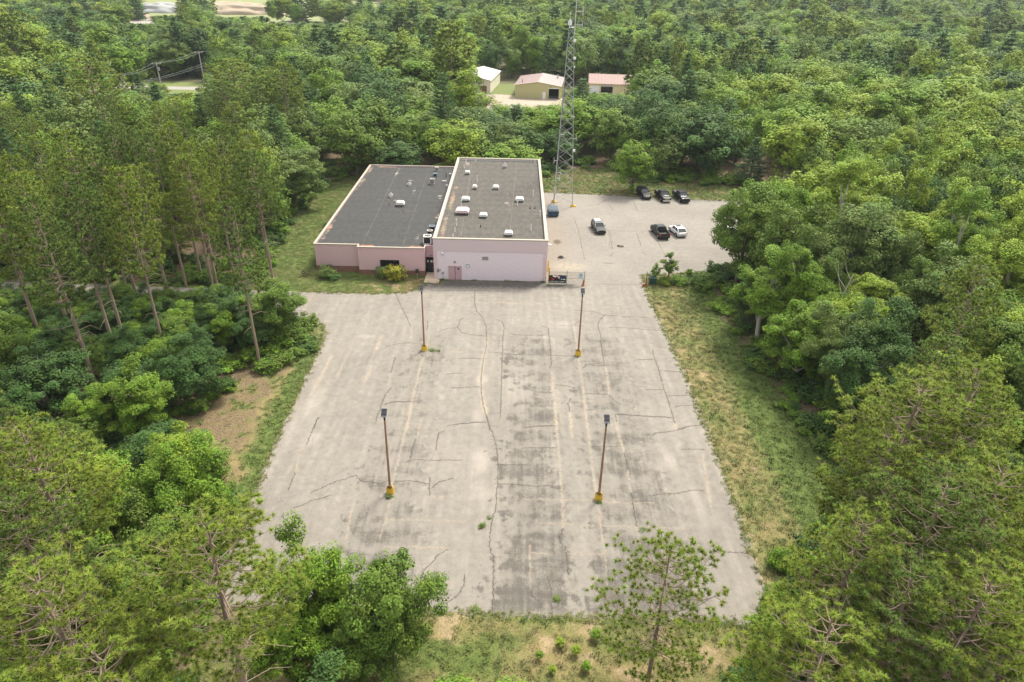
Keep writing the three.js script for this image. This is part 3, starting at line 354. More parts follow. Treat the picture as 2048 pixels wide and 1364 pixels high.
  partOf('door_window', dd, M.glass, (g) => g.box(-7.70, 1.66, BZ0 - 0.02, 0.24, 0.24, 0.03)); partOf('door_handle', dd, M.steel, (g) => { g.box(-8.06, 1.0, BZ0 + 0.01, 0.05, 0.2, 0.08); g.box(-8.165, 1.0, BZ0 - 0.022, 0.03, 2.0, 0.03); });
  const lv = partOf('wall_louver', bld, M.grey, (g) => { for (let k = 0; k < 5; k++) g.box(-3.94, 3.19 + k * 0.075, BZ0 + 0.03, 0.72, 0.05, 0.05, 0, undefined, 0.5); g.box(-3.94, 3.55, BZ0 + 0.03, 0.82, 0.05, 0.08); g.box(-3.94, 3.12, BZ0 + 0.03, 0.82, 0.05, 0.08); g.box(-4.33, 3.335, BZ0 + 0.03, 0.05, 0.38, 0.08); g.box(-3.55, 3.335, BZ0 + 0.03, 0.05, 0.38, 0.08); g.box(-3.94, 3.335, BZ0 + 0.006, 0.74, 0.38, 0.01); });
  const sg = partOf('wall_notice', bld, MAT(0.20, 0.30, 0.27, 0.5), (g) => g.box(-6.38, 2.13, BZ0 + 0.02, 0.56, 0.46, 0.04)); partOf('notice_sheet', sg, M.paper, (g) => g.box(-6.38, 2.11, BZ0 + 0.045, 0.42, 0.30, 0.012));
  const flood = (x, y, side = 0) => { const f = partOf('flood_light', bld, M.white, (g) => { const X = x + side * 0.16, Z = BZ0 + (side ? -0.5 : 0.18); g.box(X - side * 0.08, y, Z - (side ? 0 : 0.08), 0.12, 0.14, 0.18); g.tube([V(X, y, Z), V(X + side * 0.25, y - 0.12, Z + (side ? 0 : 0.22))], [0.07, 0.16], 10); }); return f; };
  flood(-9.83, 4.06); flood(BX1 + 0.1, 5.4, 1);
  partOf('door_light', bld, M.steel, (g) => { g.box(-8.17, 2.72, BZ0 + 0.06, 0.26, 0.22, 0.12); g.box(-8.17, 2.66, BZ0 + 0.14, 0.18, 0.1, 0.06); });
  partOf('meter_box', bld, M.steel, (g) => { g.box(-10.52, 1.42, BZ0 + 0.09, 0.32, 0.42, 0.16); g.box(-10.2, 1.5, BZ0 + 0.04, 0.1, 0.12, 0.06); });
  partOf('gas_meter', bld, M.galv, (g) => { g.tube([V(-9.88, 1.1, BZ0 + 0.02), V(-9.88, 1.1, BZ0 + 0.2)], [0.14, 0.14], 12); g.tube([V(-9.88, 0.05, BZ0 + 0.1), V(-9.88, 1.0, BZ0 + 0.1)], [0.025, 0.025], 6); });
}
{ // low wing
  tag(partOf('siding_wall', bld, M.siding, (g) => { ribs(g, LX0, LXR - 0.02, 0.88, LH - 0.1, LZ0, 0.305, 0.03);
    ribs(g, LXR, -18.85, 0.74, LH - 0.1, LZR, 0.305, 0.03); ribs(g, -16.1, LX1, 0.74, LH - 0.1, LZR, 0.305, 0.03); ribs(g, -18.85, -16.1, 2.28, LH - 0.1, LZR, 0.305, 0.03);
    g.box(LXR + 0.05, 2.42, (LZ0 + LZR) / 2 - 0.11, 0.1, 3.36, LZR - LZ0); ribsX(g, LZ0 - 0.2, LZ1, 0.88, LH - 0.1, LX0, 0.305, 0.03, -1); g.box((LX0 + BX0) / 2, 2.1, LZ1 + 0.1, BX0 - LX0 - 0.3, 4.0, 0.2);
    g.box(LX1 - 0.06, 2.4, LZR - 0.75, 0.12, 3.4, 1.1); }), 'ribbed pink metal siding of the low wing');
  partOf('brick_plinth', bld, M.brick, (g) => { g.box((LX0 + LXR) / 2, 0.44, LZ0 - 0.13, LXR - LX0 - 0.1, 0.88, 0.2); g.box((LXR + LX1) / 2, 0.37, LZR - 0.13, LX1 - LXR - 0.06, 0.74, 0.2); g.box(LX0 + 0.14, 0.44, (LZ0 + LZ1) / 2 - 0.2, 0.2, 0.88, LZ0 - LZ1 - 0.6); g.box(LX1 - 0.12, 0.37, LZR - 0.75, 0.16, 0.74, 1.04); });
  for (const [a, b, c, d] of [[(LX0 + LXR) / 2, LZ0 - 0.02, LXR - LX0 + 0.2, 0.26], [(LXR + LX1) / 2, LZR - 0.02, LX1 - LXR + 0.12, 0.26], [LX0 + 0.05, (LZ0 + LZ1) / 2 - 0.1, 0.30, LZ0 - LZ1 - 0.1], [LX1 - 0.0, LZR - 0.72, 0.16, 1.1], [(LX0 + BX0) / 2 + 0.1, LZ1 + 0.1, BX0 - LX0 - 0.2, 0.26], [LXR + 0.05, (LZ0 + LZR) / 2 - 0.04, 0.18, LZR - LZ0 - 0.22]]) partOf('coping', bld, M.coping, (g) => g.box(a, LH - 0.04, b, c, 0.12, d));
  const rm = roofMap(LX0, LZ1, BX0, LZ0 + 0.9, [[-22.4, -132.3, -21.4, -91, 0.07, 0.3], [-16.6, -132.3, -15.7, -91, 0.07, 0.3], [-22, -126, -26.5, -126, 0.05, 0.25], [-16.6, -123, -19.4, -123, 0.06, 0.3], [-22, -115, -17, -115, 0.05, 0.2], [-16.3, -106, -18, -106, 0.06, 0.3], [-16, -98, -13, -98, 0.05, 0.2]], true,
    [[-27.6, -130, 0.3, 3, 60, [126, 104, 84]], [-27.6, -122, 0.25, 5, 50, [118, 102, 86]], [-27.6, -97, 0.3, 5, 70, [128, 104, 82]], [-25, -132.2, 2.5, 0.25, 60, [118, 94, 80]], [-20.6, -90.9, 1.2, 0.3, 60, [128, 84, 58]], [-14, -90.9, 1.4, 0.3, 60, [124, 82, 58]], [-22.2, -128.5, 0.2, 3, 16, [150, 148, 140]], [-17.5, -117, 0.3, 2.5, 14, [140, 138, 132]], [-19.6, -111.5, 1.3, 0.5, 16, [128, 118, 106]], [-19, -123.2, 0.9, 0.5, 16, [120, 112, 104]], [-12, -104, 0.4, 3, 30, [140, 120, 100]], [-12.6, -113, 0.6, 2, 14, [120, 118, 114]], [-14, -95, 0.3, 3, 14, [118, 112, 104]], [-22, -112, 1.5, 0.5, 8, [92, 66, 52]]]);
  const y = 3.98; const roof = mesh('roof', (() => { const g = new Geo(), Q = (x0, x1, z0, z1) => { const u = (x) => (x - LX0) / (BX0 - LX0), v = (z) => (z - LZ1) / (LZ0 + 0.9 - LZ1); g.quad(V(x0, y, z0), V(x1, y, z0), V(x1, y, z1), V(x0, y, z1), [1, 1, 1], [[u(x0), v(z0)], [u(x1), v(z0)], [u(x1), v(z1)], [u(x0), v(z1)]]); }; Q(LX0 + 0.1, LXR, LZ0 - 0.1, LZ1 + 0.1); Q(LXR, LX1 - 0.02, LZR - 0.1, LZ1 + 0.1); Q(LX1 - 0.02, BX0 - 0.04, -91.3, LZ1 + 0.1); return g.build(); })(), new THREE.MeshStandardMaterial({ map: rm, roughness: 0.85, bumpMap: rm, bumpScale: 0.02 }), bld);
  tag(roof, 'charcoal flat roof of the low wing with pale seams');
  // window, entrance
  const win = partOf('window', bld, M.glass, (g) => g.box(-17.475, 1.5, LZR - 0.28, 2.75, 1.6, 0.04)); partOf('window_frame', win, M.black, (g) => { for (const x of [-18.82, -17.9, -16.95, -16.13]) g.box(x, 1.5, LZR - 0.24, 0.06, 1.6, 0.08); g.box(-17.475, 0.72, LZR - 0.14, 2.8, 0.06, 0.3); g.box(-17.475, 2.26, LZR - 0.235, 2.75, 0.06, 0.06); });
  for (const x of [-18.87, -16.08]) partOf('reveal', bld, M.trim, (g) => g.box(x, 1.5, LZR - 0.12, 0.05, 1.54, 0.26));
  partOf('entrance_panel', bld, M.door, (g) => { ribs(g, LX1, BX0 + 0.02, 2.45, LH - 0.02, -91.1, 0.25, 0.02); });
  const ed = partOf('entrance_door', bld, M.glass, (g) => g.box((LX1 + BX0) / 2, 1.2, -91.28, BX0 - LX1 - 0.1, 2.4, 0.05)); tag(ed, 'dark glass entrance door between the wings');
  partOf('door_frame', ed, M.black, (g) => { for (const x of [LX1 + 0.09, (LX1 + BX0) / 2 + 0.2, BX0 - 0.1]) g.box(x, 1.2, -91.23, 0.08, 2.4, 0.1); for (const q of [0.06, 1.05, 2.1, 2.4]) g.box((LX1 + BX0) / 2, q, -91.228, BX0 - LX1 - 0.16, 0.07, 0.09); });
  for (const [x, w, h] of [[-12.2, 0.2, 0.32], [-11.62, 0.42, 0.3]]) partOf('door_notice', ed, M.paper, (g) => g.box(x, 1.75, -91.225, w, h, 0.01));
  partOf('door_light', bld, M.steel, (g) => g.box(-11.75, 2.72, -91.0, 0.24, 0.2, 0.14));
  partOf('entrance_pad', bld, M.concrete, (g) => { const a = [[-12.42, -91.2], [-11.1, -91.2], [-11.1, -88.85], [-10.35, -88.85], [-10.35, -87.42], [-12.42, -87.6]]; const s = new THREE.ExtrudeGeometry(new THREE.Shape(a.map(([x, z]) => new THREE.Vector2(x, -z))), { depth: 0.09, bevelEnabled: false }); s.rotateX(-PI / 2); g.add(s); });
  const rp = (a, b) => at(720 + a * 200 / 1364, 310 + b * 200 / 1364, y);
  const hp = (p, w, h, m) => partOf('vent_hood', roof, m, (g) => { g.box(p.x, y + 0.15, p.z - w * 0.4, w * 0.7, 0.3, w * 0.6, 0, [0.28, 0.28, 0.28]); const s = new THREE.Shape(); s.moveTo(-w / 2, 0); s.lineTo(w / 2, 0); s.lineTo(w / 2, h * 0.4); s.lineTo(w * 0.38, h); s.lineTo(-w * 0.38, h); s.lineTo(-w / 2, h * 0.4); const e = new THREE.ExtrudeGeometry(s, { depth: w * 0.75, bevelEnabled: true, bevelSize: 0.03, bevelThickness: 0.05, bevelSegments: 1 }); g.add(e, new THREE.Matrix4().makeTranslation(p.x, y + 0.3, p.z - w * 0.78)); });
  hp(rp(545, 705), 1.3, 0.42, M.hoodWhite);
  partOf('turbine_vent', roof, M.white, (g) => { const p = rp(421, 578); g.cyl(p.x, y, p.z, 0.22, 0.22, 0.25, 12); g.tube([V(p.x, y + 0.25, p.z), V(p.x, y + 0.38, p.z), V(p.x, y + 0.58, p.z), V(p.x, y + 0.74, p.z)], [0.24, 0.38, 0.36, 0.12], 14); g.cyl(p.x, y + 0.74, p.z, 0.12, 0.1, 0.16, 10); });
  partOf('mushroom_vent', roof, M.white, (g) => { const p = rp(670, 415); g.cyl(p.x, y, p.z, 0.3, 0.3, 0.22, 12); g.tube([V(p.x, y + 0.22, p.z), V(p.x, y + 0.36, p.z), V(p.x, y + 0.5, p.z), V(p.x, y + 0.58, p.z)], [0.42, 0.42, 0.3, 0.1], 14); });
  for (const [a, b, h] of [[398, 685, 0.5], [590, 772, 0.25], [1055, 722, 0.2], [640, 370, 0.3]]) partOf('vent_pipe', roof, M.rust, (g) => { const p = rp(a, b); g.cyl(p.x, y, p.z, 0.06, 0.06, h, 8); });
  for (const [a, b, l, v] of [[1150, 372, 0.7, 0], [1232, 275, 0.4, 1], [1185, 432, 0.35, 0], [1172, 300, 0.1, 1]]) partOf('roof_duct', roof, a === 1172 ? M.black : M.white, (g) => { const p = rp(a, b); g.tube([V(p.x - l / 2, y + 0.25, p.z), V(p.x + l / 2, y + 0.25, p.z)], [0.09, 0.09], 8); g.cyl(p.x + l / 2, y, p.z, 0.07, 0.07, v ? 0.8 : 0.45, 8); });
  // condensers stand on the roof: things of their own
  const condenser = (label, a, b, w, h, m, dark) => {
    const p = rp(a, b), t = thing('air_conditioner', label, 'air conditioner', [p.x, y + 0.01, p.z - w / 2], 0, 'air conditioners on the low roof');
    partOf('cabinet', t, m, (g) => { for (const [sx, sz] of [[-1, -1], [1, -1], [-1, 1], [1, 1]]) g.box(sx * (w / 2 - 0.05), h / 2, sz * (w / 2 - 0.05), 0.1, h, 0.1); g.box(0, 0.06, 0, w - 0.02, 0.12, w - 0.02); g.box(0, h - 0.05, w / 2 - 0.06, w - 0.02, 0.1, 0.12); g.box(0, h - 0.05, -w / 2 + 0.06, w - 0.02, 0.1, 0.12); g.box(w / 2 - 0.06, h - 0.05, 0, 0.12, 0.1, w - 0.26); g.box(-w / 2 + 0.06, h - 0.05, 0, 0.12, 0.1, w - 0.26); });
    partOf('coil', t, dark ? M.black : M.grey, (g) => { g.box(0, h / 2, 0, w - 0.16, h - 0.26, w - 0.16); for (let k = 0; k < 8; k++) g.box(0, 0.16 + k * (h - 0.3) / 8, w / 2 - 0.05, w - 0.2, 0.02, 0.03); });
    partOf('fan_grille', t, M.steel, (g) => { for (let k = 1; k < 4; k++) { const r = k * (w - 0.3) / 8, ring = []; for (let q = 0; q <= 14; q++) ring.push(V(Math.cos(q / 7 * PI) * r, h - 0.03, Math.sin(q / 7 * PI) * r)); g.tube(ring, ring.map(() => 0.012), 4, undefined, false); } for (let q = 0; q < 4; q++) g.box(0, h - 0.045, 0, w - 0.26, 0.012, 0.09, q * PI / 4); });
  };
  condenser('pale air conditioner on the low roof nearest the back parapet', 1047, 225, 0.72, 0.75, M.tan, false);
  condenser('blue-grey air conditioner between two pale ones on the low roof', 1025, 300, 0.75, 0.6, M.blueAC, true);
  condenser('tall pale air conditioner on the low roof, in front of the blue-grey one', 984, 405, 0.78, 1.0, M.tan, false);
  condenser('blue-grey air conditioner against the tall wing wall', 980, 1035, 0.85, 0.65, M.blueAC, true);
  condenser('brown-sided air conditioner between the blue-grey and the round-topped one', 950, 1110, 0.8, 0.8, M.tan, true);
  condenser('largest air conditioner with black coil above the entrance', 917, 1222, 1.1, 1.15, M.white, true);
}
// ---------------------------------------------------------------- lamp posts on the lot
{
  const rustMap = canvasTexture(64, 512, (x, w, h) => paint(x, w, h, (i, j) => { const a = smooth(-0.3, 0.4, midField(i * 2, j) + fineField(i, j) * 0.5 ); return [lerp(0.36, 0.16, a), lerp(0.25, 0.065, a), lerp(0.16, 0.032, a)]; }));
  M.housing = MAT(0.13, 0.135, 0.14, 0.5); M.panel = MAT(0.012, 0.014, 0.02, 0.45);
  const rustM = new THREE.MeshStandardMaterial({ map: tile(rustMap, 2, 0.3), roughness: 0.85 });
  const yellowMap = canvasTexture(256, 256, (x, w, h) => paint(x, w, h, (i, j) => { const a = smooth(0.25, 0.6, midField(i * 2, j * 2) + fineField(i, j) * 0.35 + smooth(200, 256, j) * 0.2); return [lerp(0.68, 0.42, a), lerp(0.42, 0.36, a), lerp(0.02, 0.28, a)]; }));
  const yellowM = new THREE.MeshStandardMaterial({ map: yellowMap, roughness: 0.7 });
  const post = (x, z, h, lean, label) => {
    const t = thing('lamp_post', label, 'lamp post', [x, 0.004, z], 0, 'rusty lamp posts with yellow footings on the parking lot');
    const f = partOf('footing', t, yellowM, (g) => g.tube([V(0, 0, 0), V(0, 0.55, 0), V(0, 0.6, 0)], [0.34, 0.33, 0.28], 20, [1, 1, 1]));
    const b = partOf('base_plate', t, M.rust, (g) => g.cyl(0, 0.6, 0, 0.2, 0.2, 0.05, 12)); void f; void b;
    partOf('pole', t, rustM, (g) => g.tube([V(0, 0.6, 0), V(lean / 2, h / 2, 0), V(lean, h - 0.75, 0)], [0.11, 0.095, 0.075], 12));
    partOf('neck', t, M.black, (g) => g.tube([V(lean, h - 0.8, 0), V(lean, h - 0.4, 0)], [0.085, 0.08], 10));
    const hd = partOf('lamp_head', t, M.housing, (g) => { g.box(0, 0, 0, 0.6, 0.09, 0.95); g.box(0, -0.12, 0.05, 0.3, 0.16, 0.3); }); hd.position.set(lean, h - 0.12, 0); hd.rotation.x = 0.72; hd.scale.setScalar(0.74);
    for (const s of [-0.27, 0.13]) partOf('solar_panel', hd, M.panel, (g) => g.box(0, 0.055, s, 0.56, 0.02, 0.34));
    partOf('lamp_lens', hd, M.housing, (g) => g.box(0, 0.05, 0.40, 0.52, 0.02, 0.1));
  };
  post(-10.05, -44.75, 8.35, 0.05, 'rusty lamp post on the near half of the lot, toward the pine stand'); post(7.6, -44.5, 8.4, 0, 'rusty lamp post on the near half of the lot, toward the grass verge with trees');
  post(-10.1, -69.0, 7.95, 0.02, 'rusty lamp post in front of the building entrance'); post(7.63, -68.6, 8.2, 0.0, 'rusty lamp post in front of the gateway to the back lot');
}
// ---------------------------------------------------------------- lattice mast
{
  M.mast = MAT(0.32, 0.33, 0.335, 0.5); const A = V(7.15, 0, -124.8), B = V(10.55, 0, -122.6), C = V(6.95, 0, -120.75), base = A.clone().add(B).add(C).divideScalar(3), H = 30;
  const t = thing('radio_mast', 'tall grey lattice radio mast beside the back lot', 'radio mast', [base.x, 0, base.z]);
  const legs = [A, B, C].map((p) => p.clone().sub(base)), topShift = V(0.25, H, 0.2), taper = 0.235;
  const P = (k, f) => { const l = legs[k]; return V(l.x * lerp(1, taper, f), 0, l.z * lerp(1, taper, f)).add(topShift.clone().multiplyScalar(f)); };
  for (let k = 0; k < 3; k++) { partOf('leg', t, M.mast, (g) => { const pts = [], rad = []; for (let s = 0; s <= 8; s++) { pts.push(P(k, s / 8)); rad.push(lerp(0.068, 0.042, s / 8)); } g.tube(pts, rad, 8); }); partOf('footing', t, M.yellow, (g) => { const l = legs[k]; g.tube([V(l.x, 0, l.z), V(l.x, 0.32, l.z)], [0.42, 0.34], 8); g.box(l.x + 0.25, 0.1, l.z + 0.1, 0.7, 0.2, 0.35, 0.4); }); }
  const bays = []; let f = 0.02, step = 0.075; while (f < 0.985) { bays.push(f); f += step; step *= 0.955; } bays.push(1);
  for (let k = 0; k < 3; k++) for (let s = 0; s < bays.length - 1; s++) {
    const q = (k + 1) % 3; for (const [a, b] of [[k, q], [q, k]]) partOf('brace', t, M.mast, (g) => g.tube([P(a, bays[s]), P(b, bays[s + 1])], [0.024, 0.024], 5));
  }
  partOf('top_ring', t, M.galv, (g) => { for (let k = 0; k < 3; k++) g.tube([P(k, 1), P((k + 1) % 3, 1)], [0.04, 0.04], 5); });
  const mast = partOf('antenna_mast', t, M.pale, (g) => { const p = P(1, 1).add(V(0.12, -1.2, 0)); g.tube([p, p.clone().add(V(0.05, 9.5, 0))], [0.06, 0.045], 8); });
  for (let k = 0; k < 4; k++) partOf('dipole', mast, M.pale, (g) => { const p = P(1, 1).add(V(0.14, 0.35 + k * 1.95, 0)); g.tube([p, p.clone().add(V(1.15, 0.02, 0))], [0.04, 0.035], 6); const q = p.clone().add(V(1.15, 0, 0)), o = []; for (let s = 0; s <= 14; s++) { const a = s / 14 * 2 * PI; o.push(q.clone().add(V(Math.cos(a) * 0.05, Math.sign(Math.sin(a)) * Math.pow(Math.abs(Math.sin(a)), 0.4) * 0.6, Math.sin(a) > 0 ? 0.02 : -0.02))); } g.tube(o, o.map(() => 0.025), 5, undefined, false); });
  const dish = (k, fr, dx, w, h2, m) => partOf('antenna_box', t, m, (g) => { const p = P(k, fr); g.box(p.x + dx, p.y, p.z + 0.2, w, h2, 0.25); g.box(p.x + dx / 2, p.y, p.z + 0.08, Math.abs(dx) + 0.1, 0.06, 0.06); });
  dish(1, 0.935, 0.12, 0.42, 0.42, M.white); dish(1, 0.845, 0.12, 0.38, 0.38, M.white); dish(1, 0.34, 0.2, 0.34, 0.36, M.white); dish(1, 0.53, 0.05, 0.4, 0.32, M.grey); dish(1, 0.80, 0.1, 0.14, 0.3, M.white);
  partOf('beacon', t, M.white, (g) => { const p = P(0, 1).add(P(2, 1)).multiplyScalar(0.5); g.cyl(p.x + 0.1, p.y, p.z, 0.05, 0.05, 1.2, 8); g.cyl(p.x + 0.1, p.y + 0.3, p.z, 0.28, 0.36, 0.5, 14); g.cyl(p.x + 0.1, p.y + 0.8, p.z, 0.36, 0.2, 0.3, 14); g.cyl(p.x + 0.1, p.y + 1.9, p.z, 0.13, 0.13, 0.25, 10); g.cyl(p.x + 0.1, p.y + 1.1, p.z, 0.03, 0.03, 0.9, 6); });
  for (const [fr, k, l] of [[0.41, 1, 0.55], [0.29, 2, -0.6], [0.22, 2, 0.8], [0.155, 0, 0.7], [0.44, 2, 0.7]]) partOf('whip_antenna', t, M.white, (g) => { const p = P(k, fr); g.tube([p, p.clone().add(V(l, 0.05, 0.15))], [0.03, 0.03], 5); g.tube([p.clone().add(V(l, -0.4, 0.15)), p.clone().add(V(l, 0.6, 0.15))], [0.035, 0.025], 5); });
  partOf('cable', t, M.black, (g) => { const pts = []; for (let s = 0; s <= 20; s++) pts.push(P(0, 0.03 + s * 0.045).add(V(0.14, 0, 0.1))); g.tube(pts, pts.map(() => 0.04), 5); g.tube([P(0, 0.03).add(V(0.14, 0, 0.1)), P(0, 0.03).add(V(-0.3, -0.8, 0.3))], [0.04, 0.04], 5); });
  partOf('equipment_box', t, M.pale, (g) => { const p = P(0, 0.08); g.box(p.x + 0.1, p.y, p.z + 0.25, 0.35, 1.2, 0.25); });
}
// ---------------------------------------------------------------- dumpster
{
  const t = thing('dumpster', 'blue steel dumpster with sloped lid beside the tall wing', 'dumpster', [6.75, 0.004, -117.3], 0.1), B = MAT(0.018, 0.055, 0.095, 0.6), D = MAT(0.02, 0.045, 0.062, 0.6);
  const shape = (pts, w) => { const s = new THREE.Shape(pts.map(([a, b]) => new THREE.Vector2(a, b))), e = new THREE.ExtrudeGeometry(s, { depth: w, bevelEnabled: true, bevelSize: 0.02, bevelThickness: 0.02, bevelSegments: 1 }); e.rotateY(-PI / 2); e.translate(w / 2, 0, 0); return e; };
  partOf('body', t, B, (g) => { g.add(shape([[0.75, 0.15], [0.8, 1.05], [-0.8, 1.5], [-0.75, 0.15]].map(([a, b]) => [a, b]), 1.75)); for (const x of [-0.6, 0, 0.6]) g.box(x, 0.6, 0.82, 0.07, 0.85, 0.05); g.box(0, 0.95, 0.83, 1.8, 0.08, 0.06); });
  partOf('lid', t, D, (g) => { g.box(-0.46, 1.36, -0.35, 0.86, 0.05, 0.95, 0, undefined, 0.27); g.box(0.46, 1.36, -0.35, 0.86, 0.05, 0.95, 0, undefined, 0.27); });
  partOf('opening', t, M.black, (g) => g.box(0, 1.2, 0.42, 1.5, 0.04, 0.5, 0, undefined, 0.27));
  for (const s of [-1, 1]) partOf('fork_pocket', t, B, (g) => g.box(s * 0.95, 0.7, 0, 0.12, 0.22, 1.1)); for (const [x, z] of [[-0.7, 0.6], [0.7, 0.6], [-0.7, -0.6], [0.7, -0.6]]) partOf('caster', t, M.black, (g) => g.tube([V(x - 0.04, 0.08, z), V(x + 0.04, 0.08, z)], [0.08, 0.08], 10));
}
// ---------------------------------------------------------------- fences, banner, gate furniture
const chain = (g, x0, x1, y0, y1, z) => { const s = 0.12, h = y1 - y0; for (let x = x0 - h; x < x1; x += s) for (const d of [1, -1]) { let a = d > 0 ? x : x + h, b = d > 0 ? x + h : x, ya = y0, yb = y1; const cut = (X, Y, x2, y2, lim) => Y + (y2 - Y) * (lim - X) / (x2 - X); let P0 = [a, ya], P1 = [b, yb]; for (const lim of [x0, x1]) { const out = (q) => lim === x0 ? q[0] < x0 : q[0] > x1; if (out(P0) && out(P1)) { P0 = null; break; } if (out(P0)) P0 = [lim, cut(P0[0], P0[1], P1[0], P1[1], lim)]; else if (out(P1)) P1 = [lim, cut(P0[0], P0[1], P1[0], P1[1], lim)]; } if (P0) g.tube([V(P0[0], P0[1], z), V(P1[0], P1[1], z)], [0.004, 0.004], 3, undefined, false); } };
{
  const f = thing('chain_link_fence', 'grey chain-link fence panel between the building corner and the gateway', 'fence', [0, 0.004, 0]), z = -88.1, gm = MAT(0.13, 0.15, 0.14, 0.5, { metalness: 0.4 });
  for (const x of [4.95, 7.45, 9.9]) partOf('post', f, gm, (g) => g.cyl(x, 0, z, 0.04, 0.04, 2.05, 8)); for (const y of [1.85, 0.95]) partOf('rail', f, gm, (g) => g.tube([V(4.95, y, z), V(9.9, y, z)], [0.022, 0.022], 6)); partOf('chain_link', f, gm, (g) => chain(g, 4.97, 9.88, 0.05, 1.85, z + 0.03)); f.children.at(-1).userData.kind = 'stuff';
  const b = thing('fence_banner', 'dark banner with white lettering hung on the chain-link fence', 'banner', [0, 0, 0]);
  const bm = canvasTexture(512, 256, (x, w, h) => {
    x.fillStyle = '#10151c'; x.fillRect(0, 0, w, h); x.fillStyle = '#12324a'; x.beginPath(); x.moveTo(330, 60); x.lineTo(400, 8); x.lineTo(505, 8); x.lineTo(505, 150); x.lineTo(360, 150); x.fill();
    x.fillStyle = '#e8ccc4'; for (const [a, c, d, e, f2] of [[150, 40, 60, 26, 0.5], [215, 34, 50, 20, 0.2], [265, 50, 46, 24, 0.9], [300, 80, 22, 40, 0.2]]) { x.beginPath(); x.ellipse(a, c, d, e, f2, 0, 7); x.fill(); }
    x.fillStyle = '#b01f1c'; for (const [a, c, d] of [[90, 110, 34], [135, 135, 30], [110, 150, 26]]) { x.beginPath(); x.ellipse(a, c, d, 20, 0.8, 0, 7); x.fill(); }
    x.fillStyle = '#f2f2ee'; x.font = 'bold 46px sans-serif'; x.fillText('Club 9 - Bar | Club 9', 18, 226, 476); x.beginPath(); x.moveTo(345, 118); x.lineTo(385, 118); x.lineTo(365, 150); x.fill(); for (const [a, w2] of [[405, 22], [432, 26], [462, 20]]) x.fillRect(a, 122, w2, 24);
  });
  const bg = new THREE.BoxGeometry(2.35, 1.15, 0.012); const wavy = partOf('banner_sheet', b, new THREE.MeshStandardMaterial({ map: bm, roughness: 0.6 }), (g) => { const n = 8; for (let k = 0; k < n; k++) { const w = (q) => 0.05 + 0.03 * Math.sin(q * 9); const a = k / n, c = (k + 1) / n, X = (q) => 4.98 + q * 2.38; g.quad(V(X(a), 0.22, z + w(a)), V(X(c), 0.22, z + w(c)), V(X(c), 1.4, z + w(c)), V(X(a), 1.4, z + w(a)), [1, 1, 1], [[a, 1], [c, 1], [c, 0], [a, 0]]); } }); void bg; void wavy;
  partOf('grommet', b, M.galv, (g) => { for (const x of [5.02, 7.3]) for (const y of [0.28, 1.34]) g.box(x, y, z + 0.08, 0.03, 0.03, 0.01); });
  const s = thing('fence_sign', 'small pale blue notice on the chain-link fence by the gate post', 'sign', [0, 0, 0]); partOf('plate', s, MAT(0.42, 0.55, 0.62, 0.5), (g) => g.box(9.35, 1.4, z + 0.06, 0.62, 0.72, 0.012)); partOf('print', s, MAT(0.1, 0.16, 0.2, 0.6), (g) => { for (const [x, y, w, h] of [[9.35, 1.6, 0.3, 0.06], [9.28, 1.42, 0.06, 0.2], [9.42, 1.42, 0.06, 0.2], [9.35, 1.2, 0.36, 0.05]]) g.box(x, y, z + 0.07, w, h, 0.004); });
  const cone = (x, zz, label, worn2) => { const c = thing('traffic_cone', label, 'traffic cone', [x, 0.004, zz], 0.3); partOf('body', c, M.orange, (g) => g.tube([V(0, 0.03, 0), V(0.02, 0.45, 0), V(0.04, 0.95, 0.02)], [0.19, 0.12, 0.05], 12)); partOf('base', c, M.orange, (g) => g.box(0, 0.02, 0, 0.42, 0.04, 0.42)); if (worn2) partOf('stripe', c, M.white, (g) => g.tube([V(0.015, 0.42, 0), V(0.025, 0.6, 0)], [0.135, 0.105], 12, undefined, false)); };
  cone(9.72, -87.75, 'faded orange traffic cone at the end of the chain-link fence panel', false); cone(18.15, -87.95, 'orange and white traffic cone leaning by the green box at the gateway', true); cone(18.55, -88.2, 'orange traffic cone tucked against the fence end post', false);
  const yb = (zz, h, label) => { const t = thing('guard_post', label, 'bollard', [5.0, 0.004, zz]); partOf('post', t, M.yellow, (g) => g.tube([V(0, 0, 0), V(0, h - 0.08, 0), V(0, h, 0)], [0.1, 0.1, 0.05], 12)); partOf('rust_band', t, M.rust, (g) => g.tube([V(0, h * 0.55, 0), V(0, h * 0.55 + 0.07, 0)], [0.106, 0.106], 12, undefined, false)); };
  yb(-89.3, 2.0, 'tall yellow steel guard post at the front corner of the tall wing'); yb(-92.8, 1.6, 'yellow steel guard post farther along the side of the tall wing');
  const gf = thing('green_fence', 'green chain-link fence overgrown with weeds at the grass verge', 'fence', [0, 0, 0]), gm2 = MAT(0.03, 0.085, 0.06, 0.5);
  for (const x of [18.55, 18.95, 21, 23.2, 25.4, 27.6, 29.6]) partOf('post', gf, gm2, (g) => g.cyl(x, 0, -88.35, 0.035, 0.035, x < 19 ? 2.1 : 1.75, 8)); for (const y of [1.62]) partOf('rail', gf, gm2, (g) => g.tube([V(18.5, y, -88.35), V(29.6, y, -88.35)], [0.02, 0.02], 6)); partOf('chain_link', gf, gm2, (g) => chain(g, 18.97, 29.6, 0.05, 1.62, -88.32)); gf.children.at(-1).userData.kind = 'stuff';
  const box = thing('utility_box', 'dark green utility box behind the end of the green fence', 'utility box', [19.55, 0, -88.95]); partOf('cabinet', box, MAT(0.02, 0.06, 0.05, 0.5), (g) => { g.box(0, 0.45, 0, 0.95, 0.9, 0.7); }); partOf('lid', box, MAT(0.025, 0.07, 0.06, 0.5), (g) => g.box(0, 0.95, 0, 1.02, 0.1, 0.78, 0, undefined, 0.06));
